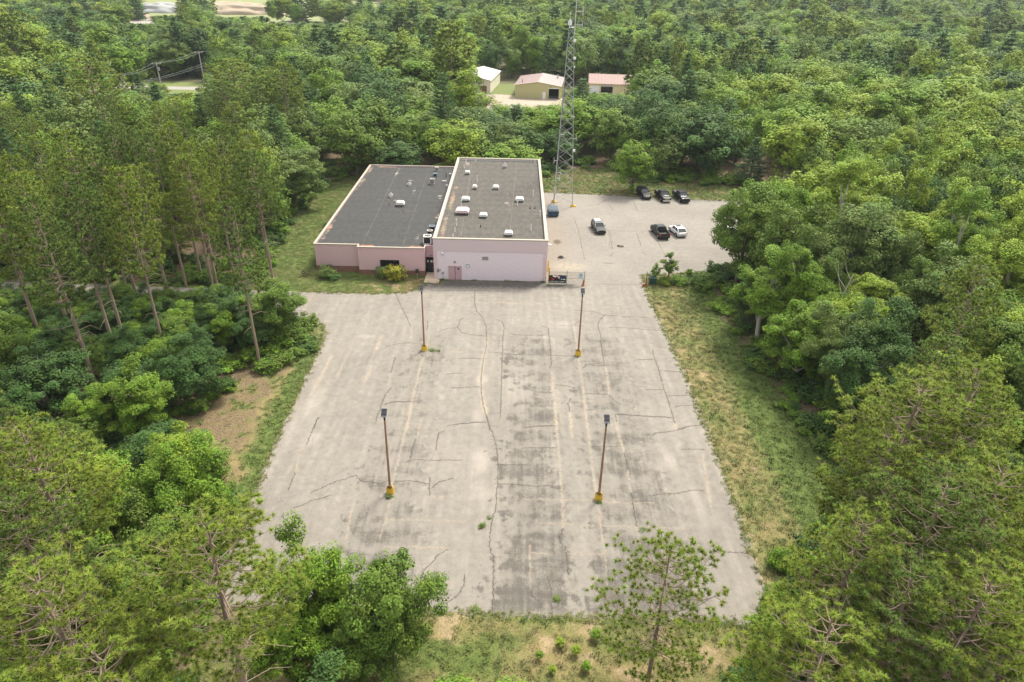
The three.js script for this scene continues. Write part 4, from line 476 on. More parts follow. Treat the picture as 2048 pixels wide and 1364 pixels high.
  const mb = thing('mail_box', 'black box on a short post in front of the low wing', 'mailbox', [-13.55, 0, -89.4]); partOf('post', mb, M.galv, (g) => g.cyl(0, 0, 0, 0.05, 0.05, 0.8, 8)); partOf('box', mb, M.black, (g) => { g.box(0, 0.98, 0, 0.42, 0.4, 0.36); g.box(0, 1.2, 0, 0.46, 0.05, 0.4); });
  const ls = thing('yard_lamp', 'small black lamp on a stake in the lawn near the wing corner', 'lamp', [-29.6, 0, -89.3]); partOf('stake', ls, M.black, (g) => g.cyl(0, 0, 0, 0.03, 0.03, 0.3, 6)); partOf('head', ls, M.black, (g) => { g.tube([V(0, 0.3, 0), V(0, 0.42, 0), V(0, 0.62, 0)], [0.12, 0.24, 0.2], 10); }); partOf('lens', ls, M.pale, (g) => g.box(0.05, 0.52, 0.2, 0.18, 0.14, 0.06));
  const debris = thing('scrap_tyre', 'old tyre lying on the dirt beside the tall wing', 'tyre', [7.15, 0.004, -97.9], 0.4); partOf('tread', debris, M.black, (g) => g.add(new THREE.TorusGeometry(0.3, 0.11, 10, 22), new THREE.Matrix4().makeRotationX(PI / 2).setPosition(0, 0.11, 0))); partOf('wood_scrap', debris, M.rust, (g) => g.box(-0.3, 0.04, 0.25, 0.9, 0.06, 0.2, 0.5));
  const mh = thing('manhole_cover', 'rusty round manhole cover in the back lot', 'manhole', [16.9, 0.0, -103.2]); partOf('cover', mh, MAT(0.22, 0.15, 0.09, 0.9), (g) => { g.cyl(0, 0, 0, 0.62, 0.6, 0.02, 22); }); partOf('rim', mh, M.grey, (g) => g.add(new THREE.TorusGeometry(0.66, 0.035, 6, 24), new THREE.Matrix4().makeRotationX(PI / 2).setPosition(0, 0.01, 0)));
}
// ---------------------------------------------------------------- vehicles: front towards +z, base at the middle of the wheelbase
const paintM = (r, g, b) => new THREE.MeshPhysicalMaterial({ color: lin(r, g, b), roughness: 0.5, specularIntensity: 0.35, clearcoat: 0.08, clearcoatRoughness: 0.3 });
const carGlass = new THREE.MeshPhysicalMaterial({ color: lin(0.02, 0.025, 0.028), roughness: 0.05, specularIntensity: 1 }), tyreM = MAT(0.015, 0.015, 0.016, 0.9), rimM = MAT(0.42, 0.42, 0.43, 0.35, { metalness: 0.7 }), lampM = new THREE.MeshPhysicalMaterial({ color: lin(0.22, 0.22, 0.21), roughness: 0.2 }), redLamp = new THREE.MeshPhysicalMaterial({ color: lin(0.32, 0.015, 0.015), roughness: 0.2 }), chrome = MAT(0.6, 0.6, 0.6, 0.18, { metalness: 0.9 }), plastic = MAT(0.018, 0.018, 0.02, 0.6);
// a body from cross-sections along z: [z, bottom, top, half width low, half width at shoulder, half width top]
function sectionBody(g, secs, top = 6) {
  const ring = ([z, y0, y1, w0, w1, w2]) => { const h = y1 - y0, p = [[0, y0], [w0 * 0.92, y0], [w0, y0 + h * 0.12], [w1, y0 + h * 0.55], [w1 * 0.99, y0 + h * 0.78], [w2, y1 - h * 0.06], [w2 * 0.86, y1], [0, y1 + 0.02]]; return [...p, ...p.slice(1, -1).reverse().map(([x, y]) => [-x, y])].map(([x, y]) => V(x, y, z)); };
  const R = secs.map(ring), n = R[0].length;
  for (let s = 0; s < R.length - 1; s++) for (let k = 0; k < n; k++) g.quad(R[s][k], R[s + 1][k], R[s + 1][(k + 1) % n], R[s][(k + 1) % n]);
  for (const [s, d] of [[0, 1], [R.length - 1, -1]]) { const c = R[s].reduce((a, p) => a.add(p), V(0, 0, 0)).divideScalar(n); for (let k = 0; k < n; k++) { const a = R[s][k], b = R[s][(k + 1) % n]; d > 0 ? g.quad(c, a, b, c) : g.quad(c, b, a, c); } }
}
const smoothed = (g) => { return g; };
function vehicle(name, label, cat, [x, z], turn, o) {
  const t = thing(name, label, cat, [x, 0.004, z], turn, 'vehicles parked on the back lot'), L = o.L / 2, W = o.W / 2, gh = o.clear, sh = o.shoulder;
  t.scale.setScalar(0.89);
  partOf('body', t, o.paint, (g) => {
    if (o.bed) { sectionBody(g, [[-o.bedFront, gh, sh, W * 0.93, W, W * 0.94], [o.bedFront + 0.4, gh, sh, W * 0.94, W, W * 0.94], [L - 1.15, gh, sh - 0.02, W * 0.94, W, W * 0.9], [L - 0.25, gh, sh - 0.12, W * 0.92, W * 0.97, W * 0.84], [L, gh + 0.1, sh - 0.22, W * 0.85, W * 0.9, W * 0.78]]);
      for (const s of [-1, 1]) g.box(s * (W - 0.07), (gh + sh) / 2 + 0.05, (-L - o.bedFront) / 2, 0.13, sh - gh - 0.05, L - o.bedFront); g.box(0, gh + 0.22, (-L - o.bedFront) / 2, W * 1.86, 0.2, L - o.bedFront); g.box(0, (gh + sh) / 2 + 0.03, -L + 0.05, W * 1.9, sh - gh - 0.1, 0.09);
    } else sectionBody(g, [[-L, gh + 0.12, sh - 0.12, W * 0.84, W * 0.9, W * 0.8], [-L + 0.22, gh, sh - 0.02, W * 0.93, W * 0.98, W * 0.92], [-L * 0.4, gh, sh, W * 0.95, W, W * 0.94], [L * 0.35, gh, sh - 0.01, W * 0.95, W, W * 0.93], [L * 0.62, gh, sh - 0.06, W * 0.95, W, W * 0.88], [L - 0.22, gh, sh - 0.16 - o.slope, W * 0.92, W * 0.96, W * 0.8], [L, gh + 0.1, sh - 0.28 - o.slope, W * 0.82, W * 0.86, W * 0.7]]);
  });
  // greenhouse: glass block with painted roof and pillars
  const [c0, c1, c2, c3] = o.cab, rh = o.H, gw = W * 0.92, rw = W * 0.74, yb = sh - 0.03;
  const gl = [[-gw, yb, c0], [gw, yb, c0], [gw, yb, c3], [-gw, yb, c3]].map((p) => V(...p)), tp = [[-rw, rh - 0.05, c1], [rw, rh - 0.05, c1], [rw, rh - 0.05, c2], [-rw, rh - 0.05, c2]].map((p) => V(...p));
  partOf('windows', t, carGlass, (g) => { for (let k = 0; k < 4; k++) g.quad(gl[(k + 1) % 4], gl[k], tp[k], tp[(k + 1) % 4]); });
  const roof = partOf('roof', t, o.roofPaint || o.paint, (g) => { const q = (a, z) => V(a, rh, z), R = 0.1; g.box(0, rh - 0.035, (c1 + c2) / 2, rw * 2 + 0.04, 0.05, c2 - c1 + 0.1); g.box(0, rh - 0.005, (c1 + c2) / 2, rw * 2 - 0.14, 0.035, c2 - c1 - 0.12); for (const s of [0, 1, 2, 3]) g.tube([gl[s].clone(), tp[s].clone()], [0.055, 0.05], 5); for (const s of [-1, 1]) { const zm = lerp(c0, c3, 0.48); g.tube([V(s * gw, yb, zm), V(s * rw, rh - 0.05, zm)], [0.05, 0.05], 4); g.box(s * (gw - 0.005), yb + 0.02, (c0 + c3) / 2, 0.05, 0.06, c3 - c0); } void q; void R; });
  if (o.sunroof) partOf('sunroof', roof, carGlass, (g) => g.box(0, rh + 0.018, (c1 + c2) / 2 + o.sunroof[0], rw * 1.5, 0.012, o.sunroof[1]));
  if (o.rack) for (const s of [-1, 1]) partOf('roof_rail', roof, o.rack, (g) => g.tube([V(s * (rw - 0.06), rh + 0.06, c1 + 0.1), V(s * (rw - 0.06), rh + 0.06, c2 - 0.1)], [0.025, 0.025], 5));
  const wr = o.wheel; for (const s of [-1, 1]) for (const zz of o.axles) { const w = partOf('wheel', t, tyreM, (g) => g.tube([V(s * (W - 0.24), wr, zz), V(s * (W - 0.22), wr, zz), V(s * (W - 0.0), wr, zz), V(s * (W + 0.02), wr, zz)], [wr * 0.9, wr, wr, wr * 0.88], 18)); partOf('rim', w, rimM, (g) => { g.tube([V(s * (W + 0.0), wr, zz), V(s * (W + 0.03), wr, zz)], [wr * 0.62, wr * 0.6], 14); for (let k = 0; k < 5; k++) g.box(s * (W + 0.035), wr, zz, 0.02, wr * 1.15, 0.05, 0, undefined, k * PI / 5); }); partOf('wheel_arch', t, plastic, (g) => { const a = []; for (let k = 0; k <= 10; k++) { const q = k / 10 * PI; a.push(V(s * (W + 0.005), wr + Math.sin(q) * wr * 1.18 - 0.02, zz + Math.cos(q) * wr * 1.2)); } g.tube(a, a.map(() => 0.045), 4); }); }
  const fy = sh - 0.30 - o.slope; for (const s of [-1, 1]) partOf('headlight', t, lampM, (g) => g.box(s * (W * 0.74), fy, L - 0.06, W * 0.32, o.headH || 0.2, 0.16, s * 0.25)); partOf('grille', t, o.grille || plastic, (g) => { g.box(0, fy - 0.06, L - 0.0, W * 1.0, 0.3, 0.07); for (let k = 0; k < 3; k++) g.box(0, fy - 0.14 + k * 0.1, L + 0.035, W * 0.95, 0.025, 0.02); });
  partOf('front_bumper', t, o.bumper || plastic, (g) => { g.box(0, gh + 0.18, L - 0.02, W * 1.78, 0.26, 0.2); g.box(0, gh + 0.02, L - 0.08, W * 1.6, 0.12, 0.18); }); partOf('rear_bumper', t, o.rearBumper || plastic, (g) => g.box(0, gh + 0.18, -L + 0.0, W * 1.8, 0.24, 0.2));
  for (const s of [-1, 1]) partOf('tail_light', t, redLamp, (g) => g.box(s * W * 0.86, sh - 0.22, -L + 0.02, W * 0.2, o.bed ? 0.42 : 0.16, 0.1)); partOf('number_plate', t, M.white, (g) => g.box(0, gh + (o.bed ? 0.22 : 0.45), -L - 0.075, 0.32, 0.16, 0.01));
  for (const s of [-1, 1]) partOf('mirror', t, o.paint, (g) => { g.box(s * (W + 0.09), sh + 0.08, c3 - 0.45, 0.2, 0.16, 0.12); g.box(s * (W - 0.02), sh + 0.03, c3 - 0.45, 0.14, 0.05, 0.06); });
  for (const s of [-1, 1]) partOf('side_trim', t, o.trim || plastic, (g) => { g.box(s * (W - 0.015), gh + 0.06, 0, 0.06, 0.14, o.axles[1] - o.axles[0] - wr * 2.3); g.box(s * (W + 0.003), sh - 0.18, 0.1, 0.02, 0.04, 0.16); g.box(s * (W + 0.003), sh - 0.18, -0.9, 0.02, 0.04, 0.16); g.box(s * (W + 0.0), (gh + sh) / 2, -0.35, 0.012, sh - gh - 0.2, 0.018); });
  if (o.bed) partOf('cargo_bed', t, o.bed, (g) => { g.box(0, sh - (o.deep ? 0.38 : 0.02), (-L - o.bedFront) / 2 + 0.02, W * 1.76, 0.03, L - o.bedFront - 0.16); });
  else partOf('rear_hatch', t, o.paint, (g) => { g.box(0, sh - 0.36, -L - 0.005, W * 1.2, 0.03, 0.03); g.box(0, rh - 0.06, c1 - 0.1, rw * 1.8, 0.04, 0.26, 0, undefined, -0.2); });
  return t;
}
const SUVd = { L: 4.9, W: 1.95, H: 1.72, clear: 0.26, shoulder: 1.12, slope: 0.02, cab: [-2.28, -1.85, 0.35, 1.05], wheel: 0.37, axles: [-1.45, 1.48] }, TRUCK = { L: 5.7, W: 2.02, H: 1.9, clear: 0.36, shoulder: 1.28, slope: -0.05, bedFront: 0.9, bed: plastic, cab: [-1.05, -0.75, 0.75, 1.4], wheel: 0.41, axles: [-1.85, 1.8] };
const black = paintM(0.012, 0.012, 0.014);
const onLot = (a, b) => { const p = at(a, b); return [p.x, p.z]; };
vehicle('sport_utility_car', 'dark grey sport utility car standing alone in the middle of the back lot', 'car', [14.05, -110.2], 0.14, { ...SUVd, paint: paintM(0.045, 0.046, 0.05), roofPaint: paintM(0.33, 0.33, 0.34), rack: plastic, sunroof: [0.62, 0.5] });
vehicle('sport_utility_car', 'black sport utility car with bright headlights under the young tree', 'car', [24.65, -129.6], 0.18, { ...SUVd, L: 5.1, H: 1.85, shoulder: 1.2, paint: black, grille: chrome, headH: 0.34, sunroof: [0.2, 0.7] });
vehicle('pickup_truck', 'black pickup truck with chrome bumper, middle of the three at the grass edge', 'pickup truck', [28.1, -128.3], 0.14, { ...TRUCK, paint: black, grille: chrome, bumper: chrome });
vehicle('pickup_truck', 'all-black pickup truck, last of the three at the grass edge', 'pickup truck', [31.55, -128.1], 0.16, { ...TRUCK, paint: paintM(0.014, 0.014, 0.017) });
vehicle('pickup_truck', 'dark pickup truck seen from behind beside the white car', 'pickup truck', [24.05, -108.6], PI + 0.16, { ...TRUCK, L: 5.5, paint: paintM(0.03, 0.032, 0.03), deep: true, rack: chrome, sunroof: [0.1, 0.7] });
vehicle('white_car', 'white crossover car seen from behind beside the dark pickup', 'car', [27.15, -109.4], PI + 0.22, { ...SUVd, L: 4.55, W: 1.88, H: 1.6, shoulder: 1.04, cab: [-2.15, -1.3, 0.25, 1.05], paint: paintM(0.72, 0.73, 0.74), roofPaint: paintM(0.7, 0.71, 0.72), sunroof: [0.35, 1.0], rearBumper: MAT(0.35, 0.35, 0.35, 0.5) });
vehicle('white_car', 'white car half hidden behind the trees at the end of the back lot', 'car', [35.6, -110.4], PI + 0.2, { ...SUVd, L: 4.6, W: 1.88, H: 1.6, shoulder: 1.04, cab: [-2.15, -1.3, 0.25, 1.05], paint: paintM(0.7, 0.71, 0.72) });
// ---------------------------------------------------------------- sheds in the clearing
{
  const metalRoof = (r0, g0, b0, r1, g1, b1, seed, th = 0.1) => new THREE.MeshStandardMaterial({ map: canvasTexture(256, 256, (x, w, h) => paint(x, w, h, (i, j) => { const a = smooth(-th, th + 0.25, midField(i * 2 + seed, j * 2) * 0.6 + fineField(i, j * 3 + seed) * 0.6); return [lerp(r0, r1, a), lerp(g0, g1, a), lerp(b0, b1, a)]; })), roughness: 0.7 });
  const yel = MAT(0.46, 0.43, 0.22, 0.7), red = metalRoof(0.36, 0.29, 0.28, 0.25, 0.15, 0.14, 40, 0.1), mix2 = metalRoof(0.38, 0.345, 0.335, 0.28, 0.215, 0.21, 90, 0.25), redFar = metalRoof(0.205, 0.125, 0.112, 0.25, 0.175, 0.16, 140);
  const yard = new THREE.MeshStandardMaterial({ map: tile(canvasTexture(512, 512, (x, w, h) => paint(x, w, h, (i, j) => { const a = smooth(-0.1, 0.5, midField(i, j) + fineField(i, j) * 0.3), v = 1 + grainField(i, j) * 0.06; return [lerp(0.34, 0.23, a) * v, lerp(0.285, 0.185, a) * v, lerp(0.235, 0.12, a) * v]; })), 1, 1), roughness: 1 });
  tag(sheet('shed_yard', worn([[-14, -240], [-13, -214], [-6, -204], [4, -200], [13, -201], [19, -207], [30, -231], [47, -233], [46, -243], [18, -236], [14, -233], [0, -236]], 5), 0.0, yard, [-14, -240, 16, -210]), 'sandy yard in front of the metal sheds', 'yard', null, 'structure');
  const lawn = new THREE.MeshStandardMaterial({ color: lin(0.11, 0.135, 0.038), roughness: 1 }); tag(sheet('yard_grass', worn([[-13, -240], [0, -236.2], [0, -259], [-11, -259]], 8), 0.004, lawn, [0, 0, 1, 1]), 'rough grass between the white shed and the yellow shed', 'grass', null, 'structure');
  // yellow shed: ridge runs away from the yard
  const t = thing('metal_shed', 'pale yellow metal shed with red and white roof and one open bay', 'shed', [6.55, 0, -231.2], -0.11);
  const w = 14.6, d = 19, h = 4.0, rid = 5.1; partOf('wall', t, yel, (g) => {
    const F = 0.02; for (const [x0, x1, y0, y1] of [[-7.3, 3.55, 0, h], [6.75, 7.3, 0, h], [3.55, 6.75, 3.25, h]]) g.box((x0 + x1) / 2, (y0 + y1) / 2, -0.1, x1 - x0, y1 - y0, 0.2); for (let x = -7.1; x < 3.4; x += 0.4) g.box(x, h / 2, F, 0.09, h, 0.05);
    g.box(-7.2, h / 2, -d / 2, 0.2, h, d - 0.4); g.box(7.2, h / 2, -d / 2, 0.2, h, d - 0.4); g.box(0, h / 2, -d, w, h, 0.2); for (let z = -d + 0.4; z < -0.3; z += 0.5) { g.box(7.32, h / 2, z, 0.05, h, 0.09); g.box(-7.32, h / 2, z, 0.05, h, 0.09); }
    for (const z of [-0.02, -d + 0.02]) g.quad(V(-7.3, h, z), V(7.3, h, z), V(0, rid, z), V(0, rid, z)); });
  const slope = (sgn, m, lab) => { const r = mesh('roof', (() => { const g = new Geo(), a = V(0, rid + 0.06, 0.35), b = V(sgn * 7.6, h - 0.0, 0.35), c = V(sgn * 7.6, h - 0.0, -d - 0.35), e = V(0, rid + 0.06, -d - 0.35); sgn > 0 ? g.quad(a, b, c, e, [1, 1, 1], [[0, 0], [1, 0], [1, 2], [0, 2]]) : g.quad(b, a, e, c, [1, 1, 1], [[0, 0], [1, 0], [1, 2], [0, 2]]); for (let k = 1; k < 20; k++) { const z = 0.3 - k; g.tube([V(0, rid + 0.08, z), V(sgn * 7.6, h + 0.03, z)], [0.04, 0.04], 4); } return g.build(); })(), m, t); tag(r, lab); };
  slope(-1, red, 'red flaking roof slope'); slope(1, mix2, 'pale bleached roof slope');
  const bay = partOf('bay_door', t, M.white, (g) => { g.box(5.15, 3.35, 0.06, 3.3, 0.22, 0.2); }); partOf('bay_floor', bay, M.grey, (g) => g.box(5.15, 0.03, -3, 3.2, 0.06, 6)); partOf('bay_frame', bay, yel, (g) => { g.box(3.5, 1.65, 0.06, 0.14, 3.3, 0.1); g.box(6.8, 1.65, 0.06, 0.14, 3.3, 0.1); });
  partOf('door', t, M.white, (g) => { g.box(2.05, 1.05, 0.07, 1.0, 2.1, 0.06); g.box(2.42, 1.0, 0.12, 0.06, 0.12, 0.05); }); partOf('wall_lamp', t, M.black, (g) => g.box(4.1, 3.72, 0.1, 0.3, 0.2, 0.2)); partOf('roof_vent', t, M.galv, (g) => { g.cyl(5.4, h + 0.2, -14, 0.25, 0.25, 1.0, 10); g.cyl(5.4, h + 1.2, -14, 0.4, 0.3, 0.3, 10); }); partOf('roof_pipe', t, M.rust, (g) => g.cyl(-5.3, h + 0.1, -3, 0.1, 0.1, 1.2, 8));
  // long shed on the other side of the mast
  const t2 = thing('metal_shed', 'long yellow metal shed with a red ribbed roof beyond the mast', 'shed', [35.6, 0, -238.6], -0.09), W2 = 24, D2 = 9; const pale2 = MAT(0.55, 0.50, 0.30, 0.7);
  partOf('wall', t2, pale2, (g) => { for (const [x0, x1, y0, y1] of [[-12, -8.1, 0, 3.7], [-4.2, 12, 0, 3.7], [-8.1, -4.2, 3.0, 3.7]]) g.box((x0 + x1) / 2, (y0 + y1) / 2, -0.1, x1 - x0, y1 - y0, 0.2); g.box(-11.9, 1.85, -D2 / 2, 0.2, 3.7, D2 - 0.4); g.box(11.9, 1.85, -D2 / 2, 0.2, 3.7, D2 - 0.4); g.box(0, 2.3, -D2, W2, 4.6, 0.2); });
  partOf('roof', t2, redFar, (g) => { g.quad(V(-12.3, 3.75, 0.4), V(12.3, 3.75, 0.4), V(12.3, 5.5, -D2 - 0.2), V(-12.3, 5.5, -D2 - 0.2), [1, 1, 1], [[0, 0], [3, 0], [3, 1], [0, 1]]); }); partOf('roof_ribs', t2, MAT(0.34, 0.24, 0.225, 0.6), (g) => { for (let k = 0; k < 24; k++) { const x = -12 + k * 1.04; g.tube([V(x, 3.79, 0.4), V(x, 5.54, -D2 - 0.2)], [0.06, 0.06], 4); } });
  const d2 = partOf('bay_door', t2, M.galv, (g) => g.box(-6.15, 3.15, 0.02, 4.0, 0.5, 0.2)); partOf('bay_floor', d2, M.grey, (g) => g.box(-6.15, 0.03, -3, 3.9, 0.06, 6)); partOf('side_door', t2, MAT(0.62, 0.64, 0.66, 0.6), (g) => g.box(-10.2, 1.5, 0.03, 3.0, 3.0, 0.06));
  // white shed behind the tree
  const t3 = thing('metal_shed', 'white metal shed partly hidden behind a bright leafy tree', 'shed', [-8.9, 0, -239.5], -0.12); const wm = MAT(0.62, 0.58, 0.46, 0.7);
  partOf('wall', t3, wm, (g) => { g.box(-6, 2, -0.1, 12, 4, 0.2); g.box(-0.1, 2, -11, 0.2, 4, 21.6); g.box(-11.9, 2, -11, 0.2, 4, 21.6); g.box(-6, 2, -22, 12, 4, 0.2); }); partOf('roof', t3, MAT(0.55, 0.535, 0.52, 0.5), (g) => { g.quad(V(-6, 5.4, 0.3), V(0.35, 4.0, 0.3), V(0.35, 4.0, -22.3), V(-6, 5.4, -22.3)); g.quad(V(-12.3, 4.0, 0.3), V(-6, 5.4, 0.3), V(-6, 5.4, -22.3), V(-12.3, 4.0, -22.3)); }); partOf('gable', t3, wm, (g) => { g.quad(V(-12, 4, 0), V(0, 4, 0), V(-6, 5.35, 0), V(-6, 5.35, 0)); }); partOf('wall_lamp', t3, M.white, (g) => g.box(0.2, 3.2, -9, 0.3, 0.25, 0.4)); partOf('door', t3, M.rust, (g) => g.box(-2, 1.1, 0.04, 1.6, 2.2, 0.08));
}
// ---------------------------------------------------------------- road, poles and wires far to one side; the works beyond the wood
{
  const roadM = MAT(0.26, 0.245, 0.225, 0.95), grassM = new THREE.MeshStandardMaterial({ color: lin(0.125, 0.15, 0.042), roughness: 1 });
  tag(sheet('roadside_grass', worn([[-136, -226], [-112, -222], [-103, -217], [-97, -221], [-96, -246], [-136, -252]], 2), 0.0, grassM, [0, 0, 1, 1]), 'light green grass along the far road', 'grass', null, 'structure');
  tag(sheet('road', [[-200, -246], [-136, -240.5], [-112, -239.6], [-92, -241], [-60, -243], [-60, -236.5], [-92, -234.5], [-112, -234], [-136, -235], [-200, -240]], 0.006, roadM, [0, 0, 1, 1]), 'pale road crossing behind the wood', 'road', null, 'structure');
  tag(sheet('field', worn(FIELD, 12), 0.0, MAT(0.17, 0.19, 0.075, 1), [0, 0, 1, 1]), 'pale green field beyond the wood', 'field', null, 'structure');
  const woodM = MAT(0.34, 0.31, 0.28, 0.9), H = 10.5, spots = [];
  const pole = (px, py, label, extra) => { const p = at(px, py, H), t = thing('utility_pole', label, 'utility pole', [p.x, 0, p.z], 0.5, 'wooden utility poles along the far road'); partOf('pole', t, woodM, (g) => g.tube([V(0, 0, 0), V(0, H, 0)], [0.2, 0.13], 8)); partOf('crossarm', t, woodM, (g) => g.box(0, H - 0.5, 0, 2.4, 0.14, 0.12)); for (const x of [-1.1, 0, 1.1]) partOf('insulator', t, M.white, (g) => g.cyl(x, H - 0.45, 0, 0.07, 0.05, 0.35, 6)); if (extra > 0) partOf('transformer', t, M.galv, (g) => g.cyl(0.35, H - 2.4, 0.1, 0.28, 0.28, 0.9, 10)); if (extra > 1) partOf('second_crossarm', t, woodM, (g) => g.box(0, H - 2.2, 0, 2.4, 0.14, 0.12, 0.9)); spots.push(V(p.x, H - 0.15, p.z)); };
  pole(240, 148, 'utility pole with two crossarms at the bend of the far road', 2); pole(312, 124, 'utility pole with a transformer beside the far road', 1); pole(397, 102, 'utility pole with a single crossarm farthest along the road', 0);
  const wire = (a, b, sag, label) => { const t = thing('power_line', label, 'power line', [0, 0, 0]); for (const o of [-0.9, 0.9]) partOf('wire', t, MAT(0.25, 0.27, 0.28, 0.5), (g) => { const pts = []; for (let k = 0; k <= 16; k++) { const f = k / 16, q = a.clone().lerp(b, f); q.y -= sag * 4 * f * (1 - f); q.x += o; pts.push(q); } g.tube(pts, pts.map(() => 0.024), 4, undefined, false); }); };
  wire(spots[0], spots[1], 0.7, 'power line between the bend pole and the transformer pole'); wire(spots[1], spots[2], 0.7, 'power line between the transformer pole and the far pole'); wire(spots[2], at(490, 82, 10), 0.9, 'power line running from the far pole into the wood'); wire(at(290, 162, 7), at(440, 114, 8), 0.8, 'lower power line sagging past the transformer pole');
  // works yard: heaps, machine
  const heap = (px, py, w, h, col, label) => { const p = at(px, py), t = thing('material_heap', label, 'heap', [p.x, 0, p.z]); const g = new THREE.SphereGeometry(1, 28, 14, 0, 2 * PI, 0, PI / 2), P = g.attributes.position; for (let i = 0; i < P.count; i++) { const x = P.getX(i), y = P.getY(i), z = P.getZ(i), k = 1 + 0.16 * noise(x * 2.3 + px, z * 2.3); P.setXYZ(i, x * w * k, Math.pow(y, 1.3) * h * k, z * w * 0.5 * k); } g.computeVertexNormals(); mesh('mound', g, MAT(...col, 1), t); };
  heap(325, 24, 22, 6, [0.28, 0.28, 0.28], 'grey gravel heap in the works yard beyond the wood'); heap(475, 26, 34, 7, [0.32, 0.255, 0.19], 'tan sand heap in the works yard beyond the wood'); heap(255, 36, 14, 6, [0.3, 0.22, 0.18], 'small pinkish heap at the edge of the works yard');
  const p = at(269, 36), k = thing('works_truck', 'orange works truck parked by the heaps beyond the wood', 'truck', [p.x, 0, p.z], 0.3); partOf('cab', k, M.orange, (g) => { g.box(-4, 2, 0, 3, 3, 2.6); g.box(-3.2, 3.9, 0, 1.8, 1, 2.4); }); partOf('tipper', k, M.orange, (g) => { g.box(2, 2.6, 0, 8, 2.2, 2.7); g.box(2, 1.1, 0, 8.4, 0.4, 2.2); }); for (const x of [-4, 1, 4.5]) for (const z of [-1.2, 1.2]) partOf('wheel', k, M.black, (g) => g.tube([V(x, 0.6, z - 0.2), V(x, 0.6, z + 0.2)], [0.6, 0.6], 12));
  const ps = at(282, 45); tag(sheet('works_yard', worn([[ps.x - 20, ps.z + 40], [ps.x + 18, ps.z + 44], [ps.x + 80, ps.z + 60], [ps.x + 130, ps.z + 40], [ps.x + 150, ps.z - 20], [ps.x - 30, ps.z - 30]], 4), 0.006, MAT(0.28, 0.255, 0.23, 1), [0, 0, 1, 1]), 'pale bare ground of the works yard', 'yard', null, 'structure');
  const e = thing('loader', 'red and black loader beside the tan heap', 'loader', [at(560, 33).x, 0, at(560, 33).z], 1); partOf('body', e, MAT(0.3, 0.08, 0.05, 0.6), (g) => { g.box(0, 1.8, 0, 5, 1.6, 2.2); g.box(-3.6, 1.2, 0, 1.2, 1.2, 2.8); }); partOf('cab', e, M.black, (g) => g.box(0.4, 3.3, 0, 1.8, 1.5, 1.8)); for (const x of [-1.6, 1.8]) for (const z of [-1.2, 1.2]) partOf('wheel', e, M.black, (g) => g.tube([V(x, 0.9, z - 0.25), V(x, 0.9, z + 0.25)], [0.9, 0.9], 12));
}
// ---------------------------------------------------------------- trees: each kind is built in three sizes of leaf, for near, middle and far
const LEAF = { oak: [0.108, 0.178, 0.024], dark: [0.056, 0.116, 0.024], maple: [0.128, 0.222, 0.020], lime: [0.184, 0.264, 0.024], grey: [0.128, 0.190, 0.044], rpine: [0.146, 0.200, 0.026], rpineB: [0.094, 0.148, 0.026], wpine: [0.072, 0.142, 0.040], yellow: [0.24, 0.25, 0.025] };
const leafMat = {}; for (const [k, c] of Object.entries(LEAF)) leafMat[k] = new THREE.MeshPhysicalMaterial({ name: 'leaf_' + k, color: lin(...c), vertexColors: true, roughness: 0.85, specularIntensity: 0.35, transmission: 0.25, thickness: 0, side: THREE.DoubleSide });
const barkMap = canvasTexture(128, 512, (x, w, h) => paint(x, w, h, (i, j) => { const v = 0.75 + 0.5 * smooth(-0.4, 0.5, midField(i * 3, j) + fineField(i, j) * 0.5) + grainField(i, j) * 0.1; return [0.5 * v, 0.5 * v, 0.5 * v]; }));
const bark = (r, g, b) => new THREE.MeshStandardMaterial({ color: lin(r * 2, g * 2, b * 2), map: tile(barkMap, 1, 0.4), roughness: 0.95, vertexColors: true });
const barkMat = { pine: bark(0.25, 0.185, 0.14), leafy: bark(0.15, 0.125, 0.10), pale: bark(0.36, 0.33, 0.28) };

function leafFace(g, x, y, z, n, t, len, wid, c) {      // one leaf: a rhombus folded a little along its rib
  const b = n.clone().cross(t).normalize(), k = g.p.length / 3, hx = t.x * len, hy = t.y * len, hz = t.z * len, q = wid * 0.5, f = wid * 0.12;
  g.vert(x, y, z, n.x, n.y, n.z, ...c); g.vert(x + hx * 0.5 + b.x * q + n.x * f, y + hy * 0.5 + b.y * q + n.y * f, z + hz * 0.5 + b.z * q + n.z * f, n.x, n.y, n.z, ...c); g.vert(x + hx, y + hy, z + hz, n.x, n.y, n.z, ...c); g.vert(x + hx * 0.5 - b.x * q + n.x * f, y + hy * 0.5 - b.y * q + n.y * f, z + hz * 0.5 - b.z * q + n.z * f, n.x, n.y, n.z, ...c);
  g.i.push(k, k + 2, k + 1, k, k + 3, k + 2);
}
const rdir = (r) => { const z = r() * 2 - 1, a = r() * 2 * PI, s = Math.sqrt(1 - z * z); return V(s * Math.cos(a), z, s * Math.sin(a)); };
